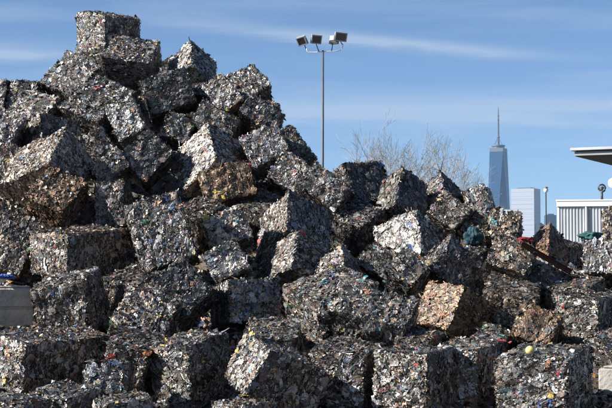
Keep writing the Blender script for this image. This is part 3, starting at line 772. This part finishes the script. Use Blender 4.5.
# loose scrap that fills the hollows between and behind the bales
TOPX = [(-120,78),(0,84),(40,92),(70,72),(85,40),(130,50),(165,66),(193,66),(230,90),(265,110),(300,172),(345,188),(400,196),(440,200),(480,214),(500,216),(520,226),(545,232),(560,238),(600,236),(720,236)]
def top_at(px):
    for (a, ya), (b, yb) in zip(TOPX, TOPX[1:]):
        if a <= px <= b: return ya + (yb - ya) * (px - a) / (b - a)
    return 240
def heap_z(x, y):
    px = 306 + FPX * x / max(y, 1)
    sh = 1.05 - .6 * min(1, max(0, (px - 440) / 50)) * min(1, max(0, (y - 22.6) / 1.2))
    py = 408 - (y - sh - 20) / .0356
    lim = top_at(px) + (8 if px < 460 else 4)
    if py >= lim:
        z = pix(px, py, y).z
    else:
        yl = 20 + sh + .0356 * (408 - lim)
        z = pix(px, lim, yl).z - (y - yl) * .75
    return min(z, z if y > 20.5 else 9) - .38
def loose_scrap():
    rng = np.random.default_rng(77)
    xs = np.arange(-9, 9.01, .15); ys = np.arange(15.5, 40, .15)
    V = []; 
    for x in xs:
        for y in ys:
            edge = max(0, abs(x + .5) - 7.2) * 1.1
            z = heap_z(x, y) - edge + .22 * mnoise.noise(Vector((x * 1.3, y * 1.3, 0))) + .08 * mnoise.noise(Vector((x * 5, y * 5, 3)))
            V.append((x, y, max(z, -.05)))
    V = np.array(V); ny = len(ys)
    i = (np.arange(len(xs) - 1)[:, None] * ny + np.arange(ny - 1)[None, :])
    Q = np.stack([i, i + ny, i + ny + 1, i + 1], -1).reshape(-1, 4)
    Q = Q[(V[Q][:, :, 2] > -.04).any(1)]
    C = palette(rng, len(V), 'g', .45) * np.array([.5, .5, .5, .4])
    # scraps
    n = 60000
    vis = Q[(V[Q[:, 0], 1] < 35)]
    pick = vis[rng.integers(0, len(vis), n)]
    w = rng.dirichlet((1, 1, 1, 1), n)
    cen = (V[pick] * w[:, :, None]).sum(1) + np.array([0, 0, .015])
    nrm = np.cross(V[pick[:, 1]] - V[pick[:, 0]], V[pick[:, 3]] - V[pick[:, 0]])
    nrm /= np.linalg.norm(nrm, axis=1)[:, None]
    nrm += rng.normal(size=(n, 3)) * .45; nrm /= np.linalg.norm(nrm, axis=1)[:, None]
    e1 = np.cross(nrm, rng.normal(size=(n, 3))); e1 /= np.linalg.norm(e1, axis=1)[:, None]
    e2 = np.cross(nrm, e1)
    la = rng.uniform(.04, .13, n)[:, None]; lb = la * rng.uniform(.3, .9, n)[:, None]
    pts = []
    for iu in range(3):
        h = rng.normal(0, .25, n)[:, None] * la
        for iw in range(2):
            pts.append(cen + e1 * (iu - 1) * .5 * la * rng.uniform(.7, 1.2, n)[:, None] + e2 * (iw - .5) * lb * rng.uniform(.6, 1.2, n)[:, None] + nrm * h)
    P = np.stack(pts, 1).reshape(-1, 3)
    idx = np.arange(n)[:, None] * 6 + len(V)
    q = np.concatenate([idx + np.array([0, 2, 3, 1]), idx + np.array([2, 4, 5, 3])], 0)
    c = np.repeat(palette(rng, n, 'b', .6), 6, 0)
    me = np_mesh('loose_scrap', np.concatenate([V, P]), np.concatenate([Q, q]), np.concatenate([C, c]), M_SCRAP)
    o = bpy.data.objects.new('loose_scrap', me); COL.objects.link(o)
    tag(o, 'loose crushed scrap filling the hollows between the bales', 'scrap', kind='stuff')
loose_scrap()

# ------------------------------------------------------------------ things on and around the heap
M_CONC = plain('concrete', (.30,.28,.245), rough=.9, var=.42, scale=3.5, bump=.8, bscale=18, dist=.03)
M_RUST = plain('rusty_steel', (.085,.036,.02), rough=.85, metal=.2, var=.45, scale=14, bump=.5, bscale=50)
M_TEAL = plain('teal_cloth', (.006,.04,.055), rough=.75, var=.3, scale=12, bump=.4, bscale=25, dist=.02)
M_TEAL2 = plain('green_teal_cloth', (.016,.075,.07), rough=.75, var=.3, scale=10, bump=.4, bscale=25, dist=.02)
M_BLUE = plain('blue_film', (.03,.07,.28), rough=.5, var=.3, scale=20, bump=.3)
M_REDF = plain('red_plastic', (.17,.012,.016), rough=.5, var=.3, scale=20, bump=.3)
M_YEL = plain('yellow_rubber', (.62,.52,.2), rough=.55, var=.15, scale=30, bump=.2)
M_GALV = plain('galvanised_steel', (.20,.21,.22), rough=.5, metal=.4, var=.15, scale=6)
M_POLE = plain('weathered_pole', (.085,.09,.10), rough=.6, metal=.2, var=.15, scale=3)
M_HEAD = plain('pale_lamp_housing', (.30,.30,.30), rough=.5, var=.15, scale=5)
M_DARK = plain('dark_metal', (.035,.037,.04), rough=.5, metal=.3, var=.2, scale=10)
M_LENS = plain('lamp_glass', (.025,.027,.03), rough=.3, var=.2, scale=4)
M_WHITE = plain('white_paint', (.78,.78,.76), rough=.45, var=.05, scale=3)
M_SHED = plain('white_sheet_metal', (.52,.54,.55), rough=.5, var=.16, scale=.9)
M_SOFF = plain('dark_soffit', (.035,.03,.027), rough=.9, var=.2, scale=3)

def concrete_block(name, corner, yaw, L, D_, H, label):
    """cast yard block: chamfered body with a groove and two keys on top and a lifting loop"""
    t = empty(name, corner); t.rotation_euler = (0, 0, yaw)
    m = MB(); m.box((0, 0, 0), (L, D_, H * .48 - .008), .022); m.box((.014, .014, H * .48 - .009), (L - .014, D_ - .014, H * .48 + .009)); m.box((0, 0, H * .48 + .008), (L, D_, H - .035), .022)
    m.build('block_body', M_CONC, t)
    m = MB(); m.box((.05, .05, H - .034), (L - .05, D_ - .05, H), .02); m.build('top_slab', M_CONC, t)
    m = MB()
    pts = [(L/2 + .09 * math.cos(a), D_/2, H - .01 + .1 * math.sin(a)) for a in np.linspace(0, math.pi, 9)]
    m.tube(pts, [.011] * 9, 6); m.build('lifting_loop', M_RUST, t, True)
    tag(t, label, 'concrete block', 'cast concrete blocks at the foot of the heap')
    return t
p = pix(33, 286, 24.6)
concrete_block('concrete_block', (p.x - 1.55, p.y, p.z - .66), R(14), 1.55, .75, .66, 'grey concrete block at left edge beside the squat bale, under blue film')
concrete_block('concrete_block', (p.x - 1.7, p.y - .05, 0), R(12), 1.6, .85, p.z - .662, 'lower concrete block at the left edge, mostly hidden by the wide bale')
p = pix(598, 366, 22.5)
concrete_block('concrete_block', (p.x, p.y, 0), R(-28), 1.5, .8, p.z, 'beige concrete block in the bottom right corner under the tall bale')

# rusty channel beam lying on the brown bales
def beam():
    a, b = pix(521, 244, 24.62), pix(571, 272.5, 24.88)
    d = (b - a); L = d.length; d.normalize()
    side = Vector((0, 0, 1)).cross(d).normalized(); upv = d.cross(side)
    T = Matrix((d, side, upv)).transposed().to_4x4(); T.translation = a
    o = empty('rusty_beam', a)
    def part(name, lo, hi):
        m = MB(); m.box(lo, hi, .002, T); q = m.build(name, M_RUST, o); q.matrix_parent_inverse = Matrix.Translation(-a)
    part('web', (0, -.005, -.04), (L, .005, .04))
    part('flange', (0, -.048, .031), (L, -.006, .041))
    part('flange', (0, -.048, -.041), (L, -.006, -.031))
    tag(o, 'rusty steel beam lying slantwise over the brown bales on the right', 'beam')
beam()

def cloth(name, cen, dims, mat, label, cat, seed, n=72, fold=.2):
    """bundled cloth or film: a lump pulled into folds and hanging points"""
    rr = random.Random(seed); off = Vector((rr.random() * 50, rr.random() * 50, 0))
    V, F = [], []
    m_ = n // 2
    for i in range(m_ + 1):
        th = math.pi * i / m_
        for j in range(n):
            ph = 2 * math.pi * j / n
            d = Vector((math.sin(th) * math.cos(ph), math.sin(th) * math.sin(ph), math.cos(th)))
            r = .82 + .5 * mnoise.noise(d * 1.5 + off)
            fd = Vector((math.cos(ph) * 2.6, math.sin(ph) * 2.6, d.z * .7 + 3)) + off
            r += (.42 * (abs(mnoise.noise(fd)) - .14) + .26 * (abs(mnoise.noise(fd * 2.1)) - .12)) * math.sin(th) + .10 * mnoise.noise(d * 7 + off)
            q = Vector((d.x * dims[0] * r, d.y * dims[1] * r, max(d.z, -.75) * dims[2] * r))
            V.append(Vector(cen) + q)
    for i in range(m_):
        for j in range(n):
            k = (j + 1) % n
            F.append((i*n+j, (i+1)*n+j, (i+1)*n+k, i*n+k))
    o = mesh_obj(name, V, F, mat, None, True)
    tag(o, label, cat); return o
cloth('tarpaulin', pix(474, 237.5, 26.5), (.16, .15, .17), M_TEAL, 'dark teal tarpaulin bundle behind the peaked steel blue bale', 'tarpaulin', 3)
cloth('cloth', pix(590, 236.5, 25.75), (.19, .2, .085), M_TEAL2, 'green teal cloth lying in front of the white shed', 'cloth', 8)
cloth('plastic_film', pix(4, 277, 24.95), (.17, .16, .045), M_BLUE, 'blue plastic film lying on the concrete block at left edge', 'plastic film', 5)
cloth('plastic_sheet', pix(526, 240, 25.0), (.12, .1, .05), M_REDF, 'red plastic sheet lying left of the brown ragged bale', 'plastic', 12)
def ball():
    p = Vector((2.99, 21.42, 1.33 + .060)); r = .064
    V, F = [], []; n, m_ = 20, 12
    for i in range(m_ + 1):
        th = math.pi * i / m_
        for j in range(n):
            ph = 2 * math.pi * j / n
            d = Vector((math.sin(th) * math.cos(ph), math.sin(th) * math.sin(ph), math.cos(th)))
            k = r * (1 + .06 * mnoise.noise(d * 2) - .16 * max(0, d.dot(Vector((.4, -.5, .75)).normalized()) - .8) * 5 * .4)
            V.append(p + Vector((d.x * k, d.y * k, d.z * k * .92)))
    for i in range(m_):
        for j in range(n):
            k = (j + 1) % n
            F.append((i*n+j, (i+1)*n+j, (i+1)*n+k, i*n+k))
    o = mesh_obj('ball', V, F, M_YEL, None, True)
    mb = MB(); mb.tube([p + Vector((.028, -.035, .045)), p + Vector((.032, -.04, .052))], [.008, .006], 8); mb.build('valve', M_DARK, o)
    tag(o, 'pale yellow ball lying on the large silver bale at bottom right', 'ball')
ball()

# ------------------------------------------------------------------ light mast with floodlights
def mast():
    Y = 80; b = pix(322.6, 282, Y); t = pix(323, 51.5, Y)
    o = empty('light_mast', (b.x, Y, 0))
    def add(mb, name, mat, par=None, sm=False):
        q = mb.build(name, mat, par or o, sm)
        q.matrix_parent_inverse = Matrix.Translation((-b.x, -Y, 0)); return q
    m = MB(); m.tube([(b.x, Y, 0), (b.x, Y, t.z * .5), (t.x, Y, t.z + .06)], [.085, .07, .052], 14); add(m, 'pole', M_POLE, sm=True)
    m = MB(); m.box((b.x - .2, Y - .2, 0), (b.x + .2, Y + .2, .04), .01); add(m, 'base_plate', M_GALV)
    m = MB(); m.tube([pix(x, y, Y) for x, y in ((306.6, 48), (306.8, 50.5), (308.5, 52.2), (315, 52.3), (323, 51.6), (335, 51), (340, 50.3), (342.4, 48.5), (343, 44))], [.026] * 9, 8)
    add(m, 'crossarm', M_WHITE, sm=True)
    def head(cx, cy, w, h, yaw, pitch, roll, faceM, foot):
        c = pix(cx, cy, Y)
        T = Matrix.Translation(c) @ Matrix.Rotation(R(roll), 4, 'Y') @ Matrix.Rotation(R(yaw), 4, 'Z') @ Matrix.Rotation(R(pitch), 4, 'X')
        s = Y / FPX; hw, hh, d = w * s / 2, h * s / 2, .17
        # housing: square front, back tapering to the gear box
        vs = [(-hw,-d,-hh),(hw,-d,-hh),(hw,-d,hh),(-hw,-d,hh),(-hw,d*.2,-hh),(hw,d*.2,-hh),(hw,d*.2,hh),(-hw,d*.2,hh),(-hw*.5,d,-hh*.5),(hw*.5,d,-hh*.5),(hw*.5,d,hh*.55),(-hw*.5,d,hh*.55)]
        fs = [(3,2,1,0),(0,1,5,4),(1,2,6,5),(2,3,7,6),(3,0,4,7),(4,5,9,8),(5,6,10,9),(6,7,11,10),(7,4,8,11),(8,9,10,11)]
        mb = MB(); mb.add([T @ Vector(v) for v in vs], fs); hd = add(mb, 'floodlight', M_HEAD)
        mb = MB(); mb.box((-hw*.84,-d-.012,-hh*.82), (hw*.84,-d-.003,hh*.82), 0, T); q = mb.build('glass', faceM, hd)
        mb = MB()
        e = .035
        for lo, hi in (((-hw-.01,-d-.03,hh*.83),(hw+.01,-d-.001,hh+.015)), ((-hw-.01,-d-.03,-hh-.015),(hw+.01,-d-.001,-hh*.83)), ((-hw-.01,-d-.03,-hh*.825),(-hw*.85,-d-.001,hh*.825)), ((hw*.85,-d-.03,-hh*.825),(hw+.01,-d-.001,hh*.825))):
            mb.box(lo, hi, 0, T)
        q = mb.build('rim', M_HEAD, hd)
        f = pix(foot[0], foot[1], Y)
        mb = MB(); k = T @ Vector((0, 0, -hh))
        mb.tube([k + Vector((0, 0, .06)), k.lerp(f, .5), f], [.022, .022, .026], 8)
        mb.box((-hw-.018,-.02,-hh-.03), (-hw-.002,.02,.05), 0, T); mb.box((hw+.002,-.02,-hh-.03), (hw+.018,.02,.05), 0, T); mb.box((-hw-.018,-.02,-hh-.04), (hw+.018,.02,-hh-.031), 0, T)
        q = mb.build('bracket', M_DARK, hd)
    head(302.4, 40, 9, 8.5, -22, 24, -14, M_LENS, (306.8, 50.5))
    head(316, 38.6, 10, 8.5, 12, 20, 3, M_LENS, (319, 51.5))
    head(333.5, 39, 8.5, 8, 150, 12, 0, M_LENS, (331.5, 51.2))
    head(340.2, 36.3, 12, 8.5, 14, 16, 5, M_LENS, (343, 45))
    tag(o, 'tall galvanised light mast with four floodlights on a crossarm', 'light mast')
mast()

# ------------------------------------------------------------------ bare trees beyond the heap
M_BARK = plain('pale_bark', (.30,.27,.235), rough=.9, var=.25, scale=3, bump=.4, bscale=12, dist=.02)
def bare_tree(x, top_y, Y, spread, seed, label, tw=1.0):
    rr = random.Random(seed)
    b = pix(x, 282, Y); H = pix(x, top_y, Y).z
    tr, cr = MB(), MB()
    def grow(p, d, L, r, lev):
        seg = 3; pts = [p.copy()]; rad = [r]; q = p.copy(); dd = d.copy()
        for k in range(seg):
            dd = (dd + Vector((rr.gauss(0, .16), rr.gauss(0, .16), .05 if 0 < lev < 3 else .0))).normalized()
            q = q + dd * L / seg; pts.append(q.copy()); rad.append(r * (1 - .42 * (k + 1) / seg))
        (tr if lev < 1 else cr).tube(pts, [max(v, .006 * tw) for v in rad], 7 if lev < 2 else (4 if lev < 4 else 3), lev < 1)
        if lev >= 6: return
        n = [3, 2, 2, 2, 2, 1][lev] + (1 if rr.random() < .3 else 0)
        for k in range(n):
            t = rr.uniform(.35, 1) if lev else rr.uniform(.6, 1)
            i = min(int(t * seg), seg - 1); pp = pts[i].lerp(pts[i+1], t * seg - i)
            an = rr.uniform(.35, 1.0) * spread; az = rr.uniform(0, 6.28)
            a = Vector((1, 0, 0)) if abs(dd.x) < .8 else Vector((0, 1, 0))
            u = dd.cross(a).normalized(); w = dd.cross(u)
            nd = (dd * math.cos(an) + (u * math.cos(az) + w * math.sin(az)) * math.sin(an)).normalized()
            grow(pp, nd, L * rr.uniform(.58, .8), rad[i] * rr.uniform(.5, .68), lev + 1)
        grow(q, dd, L * rr.uniform(.6, .78), rad[-1] * .95, lev + 1)
    grow(Vector((0, 0, 0)), Vector((rr.gauss(0, .05), 0, 1)), H * .30, .19, 0)
    zz = sorted(v.z for v in cr.v); s = H / zz[int(len(zz) * .992)]
    for mb in (tr, cr): mb.v = [Vector((v.x * s * .85, v.y * s * .85, v.z * s)) for v in mb.v]
    o = empty('bare_tree', (b.x, Y, 0))
    tr.build('trunk', M_BARK, o, True); cr.build('crown', M_BARK, o)
    tag(o, label, 'tree', 'bare trees beyond the heap')
bare_tree(339, 140, 95, .6, 4, 'small leafless tree just right of the light mast pole')
bare_tree(402, 129, 88, .8, 11, 'tallest leafless tree behind the middle of the heap')
bare_tree(443, 142, 92, .85, 23, 'wide leafless tree left of the tall glass tower')
bare_tree(428, 150, 99, .8, 31, 'faint leafless tree between the tallest and the wide one')

# ------------------------------------------------------------------ shed, roof, lamps at the right
def shed():
    Y = 60; a = pix(558.5, 200, Y); H = a.z; x0 = a.x; L = 9.0; D_ = 5.0
    o = empty('white_shed', (x0, Y, 0)); o.rotation_euler = (0, 0, R(-11))
    def ribbed(name, p0, dx, dy, nrm, ln):
        V, F = [], []; n = int(ln / .118) ; k = 0
        prof = ((0, 0), (.035, 0), (.05, .03), (.092, .03), (.107, 0))
        xs = []
        for i in range(n):
            for u, h in prof: xs.append((i * .118 + u, h))
        for u, h in xs:
            q = Vector(p0) + Vector((dx, dy, 0)) * u + Vector(nrm) * h
            V += [(q.x, q.y, .12), (q.x, q.y, H - .26)]
        for i in range(len(xs) - 1): F.append((2*i, 2*i+2, 2*i+3, 2*i+1))
        mesh_obj(name, V, F, M_SHED, o)
    ribbed('siding', (.03, 0, 0), 1, 0, (0, -1, 0), L - .03)
    ribbed('siding', (0, D_, 0), 0, -1, (-1, 0, 0), D_ - .03)
    m = MB(); m.box((.01, .01, 0), (L, D_, H - .3)); m.build('wall_core', M_SHED, o)
    m = MB(); m.box((-.07, -.09, H - .255), (L, D_, H - .06), .01); m.build('fascia', M_WHITE, o)
    m = MB(); m.box((-.09, -.11, H - .058), (L, D_ + .02, H), .012); m.build('roof_cap', M_WHITE, o)
    m = MB(); m.box((-.02, -.05, 0), (L, 0.0, .119)); m.build('base_rail', M_GALV, o)
    m = MB(); m.box((-.045, -.045, .12), (.028, .028, H - .26), .004); m.build('corner_post', M_WHITE, o)
    for k in range(1, 8):
        m = MB(); m.box((k * 1.18 - .012, -.045, .13), (k * 1.18 + .012, -.031, H - .262)); m.build('panel_joint', M_GALV, o)
    m = MB(); m.tube([(1.02, -.085, H - .27), (1.02, -.085, .2)], [.035, .035], 8); m.build('downpipe', M_SHED, o, True)
    m = MB(); m.box((-.02, -.052, H * .55), (L, -.033, H * .55 + .03)); m.build('girt_flashing', M_SHED, o)
    tag(o, 'white corrugated metal shed at the right edge', 'shed')
    # lamp fixture on its roof
    c = pix(602, 198, Y + 1.0); z0 = H
    l = empty('roof_lamp', (c.x, Y + 1.0, z0))
    s = Y / FPX
    m = MB(); m.box((-.09, -.09, 0), (.09, .09, .03), .005); m.build('foot', M_DARK, l)
    m = MB(); m.tube([(0, 0, .02), (0, 0, .36)], [.05, .04], 10); m.build('stem', M_DARK, l, True)
    m = MB(); m.tube([(.0 + .13 * math.cos(t), 0, .5 + .14 * math.sin(t)) for t in np.linspace(-1.6, 3.6, 15)], [.035] * 15, 7); m.build('hoop', M_DARK, l, True)
    m = MB(); m.tube([(-.1, 0, .40), (-.02, 0, .46), (.05, 0, .55)], [.03, .075, .05], 10); m.build('lamp_head', M_DARK, l, True)
    tag(l, 'dark hooped lamp fixture standing on the white shed roof', 'lamp')
    # white dish beside it
    c = pix(613.2, 183, Y + 1.2)
    d = empty('white_dish', (c.x, Y + 1.2, H))
    V, F = [], []
    n = 22
    for i in range(8):
        for sgn in (0,):
            t = i / 7
            for j in range(n):
                ph = 2 * math.pi * j / n
                r = .2 * math.sin(t * 1.25) / math.sin(1.25)
                V.append((r * math.cos(ph), .12 * t * t - .1, c.z - H + r * math.sin(ph)))
    for i in range(7):
        for j in range(n):
            k = (j + 1) % n; F.append((i*n+j, (i+1)*n+j, (i+1)*n+k, i*n+k))
    q = mesh_obj('dish', V, F, M_WHITE, d, True); md = q.modifiers.new('thick', 'SOLIDIFY'); md.thickness = .015
    m = MB(); m.tube([(0, .02, 0), (0, .02, c.z - H - .02), (0, -.07, c.z - H)], [.03, .03, .025], 8); m.build('stand', M_GALV, d, True)
    tag(d, 'round white dish cut off by the right edge above the shed', 'dish')
shed()

def canopy():
    Y = 45; a = pix(574.5, 156, Y); yaw = R(-26)
    o = empty('flat_canopy', (a.x, Y, 0)); o.rotation_euler = (0, 0, yaw)
    z = a.z; L, D_ = 9.0, 8.0
    m = MB(); m.box((.02, .02, z - .012), (L, D_, z + .0)); m.build('soffit', M_SOFF, o)
    m = MB(); m.box((.0, .0, z + .002), (L, D_, z + .118), .006); m.build('lower_fascia', M_GALV2, o)
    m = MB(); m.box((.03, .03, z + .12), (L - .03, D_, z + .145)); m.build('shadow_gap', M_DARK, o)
    m = MB(); m.box((-.10, -.10, z + .147), (L, D_, z + .225), .008); m.build('roof_edge', M_EDGE, o)
    for (x, y) in ((2.6, 2.0), (7.5, 2.0), (2.6, 6.5), (7.5, 6.5)):
        m = MB(); m.box((x - .12, y - .12, 0), (x + .12, y + .12, z - .014), .01); m.build('post', M_GALV, o)
    tag(o, 'flat canopy roof with white edge jutting in at the upper right', 'canopy')
M_EDGE = plain('weathered_white', (.42,.43,.43), rough=.5, var=.12, scale=1.5)
M_GALV2 = plain('pale_fascia', (.27,.27,.26), rough=.5, var=.1, scale=2)
canopy()

def street_lamp():
    Y = 120; b = pix(546.6, 282, Y); t = pix(546.6, 188, Y)
    o = empty('street_lamp', (b.x, Y, 0))
    m = MB(); m.tube([(0,0,0),(0,0,.5),(0,0,.55),(0,0,t.z-.35)], [.11,.11,.06,.045], 10); m.build('pole', M_DARK, o, True)
    m = MB(); m.tube([(0,0,t.z-.36),(0,0,t.z-.3),(0,0,t.z-.12),(0,0,t.z)], [.06,.13,.19,.10], 12); m.build('lamp_globe', M_WHITE, o, True)
    m = MB(); m.tube([(0,0,t.z),(0,0,t.z+.07),(0,0,t.z+.13)], [.2,.13,.02], 12); m.build('lamp_cap', M_GALV, o, True)
    tag(o, 'thin lamp post with pale head between tower blocks and white shed', 'street lamp')
street_lamp()

# ------------------------------------------------------------------ far skyline
def glass(name, col, rough=.15, metal=.55, floor=4.2, bay=1.6, line=.75):
    m, n, l, p = new_mat(name)
    g = n.new('ShaderNodeNewGeometry'); s = n.new('ShaderNodeSeparateXYZ'); l.new(g.outputs['Position'], s.inputs['Vector'])
    d = n.new('ShaderNodeMath'); d.operation = 'DIVIDE'; d.inputs[1].default_value = floor * 3; l.new(s.outputs['Z'], d.inputs[0])
    f = n.new('ShaderNodeMath'); f.operation = 'FRACT'; l.new(d.outputs[0], f.inputs[0])
    c = n.new('ShaderNodeMath'); c.operation = 'GREATER_THAN'; c.inputs[1].default_value = .86; l.new(f.outputs[0], c.inputs[0])
    z = n.new('ShaderNodeTexNoise'); z.inputs['Scale'].default_value = .03; l.new(g.outputs['Position'], z.inputs['Vector'])
    mx = n.new('ShaderNodeMix'); mx.data_type = 'RGBA'; mx.inputs['A'].default_value = col + (1,); mx.inputs['B'].default_value = tuple(v * line for v in col) + (1,)
    l.new(c.outputs[0], mx.inputs['Factor'])
    l.new(mx.outputs['Result'], p.inputs['Base Color'])
    p.inputs['Roughness'].default_value = rough; p.inputs['Metallic'].default_value = metal
    p.inputs['Specular IOR Level'].default_value = .2
    return m
M_TOWER = glass('tower_glass', (.012,.05,.115), .4, 0)
M_TOWER2 = glass('dark_tower_glass', (.05,.065,.085), .25, .3)
M_PALE = glass('pale_facade', (.31,.33,.36), .4, 0, line=.85)
M_STEEL = plain('tower_steel', (.10,.12,.14), rough=.5, metal=.3, var=.05, scale=.02)

def tower():
    Y = 4960; c = pix(499.2, 282, Y)
    o = empty('glass_tower', (c.x, Y, 0)); rot = R(65)
    h0, h1, r0 = 57.0, 406.0, 61.0 / math.sqrt(2)
    r1 = 61.0 / 2
    def ring(r, n, ph, z): return [(r * math.cos(2*math.pi*k/n + ph), r * math.sin(2*math.pi*k/n + ph), z) for k in range(n)]
    B = ring(r0, 4, rot, h0); T = ring(r1 , 4, rot + math.pi/4, h1)
    g = ring(r0, 4, rot, 0)
    m = MB(); m.add(g + B, [(i, (i+1) % 4, 4 + (i+1) % 4, 4 + i) for i in range(4)]); m.build('podium', M_STEEL, o)
    for k in range(4):
        mesh_obj('facade_panel', [B[k], B[(k+1) % 4], T[k]], [(0, 1, 2)], M_TOWER, o)
        mesh_obj('facade_panel', [B[(k+1) % 4], T[(k+1) % 4], T[k]], [(0, 1, 2)], M_TOWER, o)
    T2 = [(x, y, 417) for x, y, z in T]
    m = MB(); m.add(T + T2, [(0,1,5,4),(1,2,6,5),(2,3,7,6),(3,0,4,7),(4,5,6,7)]); m.build('parapet', M_STEEL, o)
    m = MB()
    m.tube([(0,0,417),(0,0,421)], [19, 19], 24); m.tube([(0,0,423),(0,0,427)], [21, 21], 24)
    for k in range(8): m.tube([(18*math.cos(k*.785), 18*math.sin(k*.785), 416), (18*math.cos(k*.785), 18*math.sin(k*.785), 424)], [.8,.8], 5)
    m.build('antenna_ring', M_STEEL, o)
    m = MB(); m.tube([(0,0,417),(0,0,440),(0,0,449),(0,0,452),(0,0,455),(0,0,500),(0,0,535),(0,0,546)], [4,3.6,3.3,5.2,3.0,2.4,1.7,.9], 10)
    for z in (465, 478, 491, 504, 517): m.tube([(0,0,z),(0,0,z+3)], [3.4,3.4], 8)
    m.build('spire', M_STEEL, o)
    for k in range(4):
        a = k * math.pi/2 + .6
        m = MB(); m.tube([(20*math.cos(a), 20*math.sin(a), 424), (0, 0, 452)], [.5, .5], 5); m.build('stay_cable', M_STEEL, o)
    tag(o, 'tall tapering glass skyscraper with a needle spire on the skyline', 'skyscraper')
tower()

def block(name, x0, x1, ytop, Y, yaw, depth, mat, mat2, label, extra=None):
    a, b = pix(x0, ytop, Y), pix(x1, ytop, Y)
    w = (b.x - a.x)
    o = empty(name, (a.x, Y, 0)); o.rotation_euler = (0, 0, yaw)
    H = a.z
    m = MB(); m.box((0, 0, 0), (w, depth, H)); m.build('tower_body', mat, o)
    m = MB(); m.box((w * .2, depth * .2, H), (w * .8, depth * .8, H + 4)); m.build('roof_plant', M_STEEL, o)
    # floor bands proud of the glass
    for k in range(1, int(H / 16)):
        m = MB(); m.box((-.4, -.4, k * 16.0), (w + .4, depth + .4, k * 16.0 + 1.6)); m.build('floor_band', mat2, o)
    if extra: extra(o, w, depth, H)
    tag(o, label, 'tower block', 'tower blocks on the far skyline')
def side_bay(o, w, d, H):
    m = MB(); m.box((w - .3, d * .18, 60), (w + 2.5, d * .82, H * .62)); m.build('side_bay', M_WARM, o)
M_WARM = plain('warm_panel', (.42,.33,.30), rough=.5, var=.1, scale=.05)
block('pale_tower', 511.0, 535.5, 189, 4900, R(-30), 52, M_PALE, M_PALE, 'pale slab tower block right beside the spired skyscraper', side_bay)
block('grey_tower', 538.5, 544, 224, 4900, R(8), 30, M_TOWER, M_STEEL, 'smallest grey block between the pale slab and the dark block')
block('dark_tower', 546.8, 556.6, 215, 4600, R(6), 30, M_TOWER2, M_TOWER2, 'dark blue block behind the thin lamp post')
block('grey_tower', 471, 479, 232, 5200, R(6), 30, M_TOWER, M_STEEL, 'low grey block left of the spired skyscraper')

# ------------------------------------------------------------------ the air between here and the far skyline
def haze():
    m = bpy.data.materials.new('haze'); m.use_nodes = True
    n = m.node_tree.nodes; n.clear()
    o_ = n.new('ShaderNodeOutputMaterial'); v = n.new('ShaderNodeVolumePrincipled')
    v.inputs['Color'].default_value = (.46, .70, 1.0, 1)
    v.inputs['Density'].default_value = HAZE
    v.inputs['Anisotropy'].default_value = 0.0
    m.node_tree.links.new(v.outputs['Volume'], o_.inputs['Volume'])
    mb = MB(); mb.box((-2500, -300, -1), (3500, 5700, 560))
    o = mb.build('haze', m); tag(o, kind='stuff')
HAZE = 0.42e-4
haze()
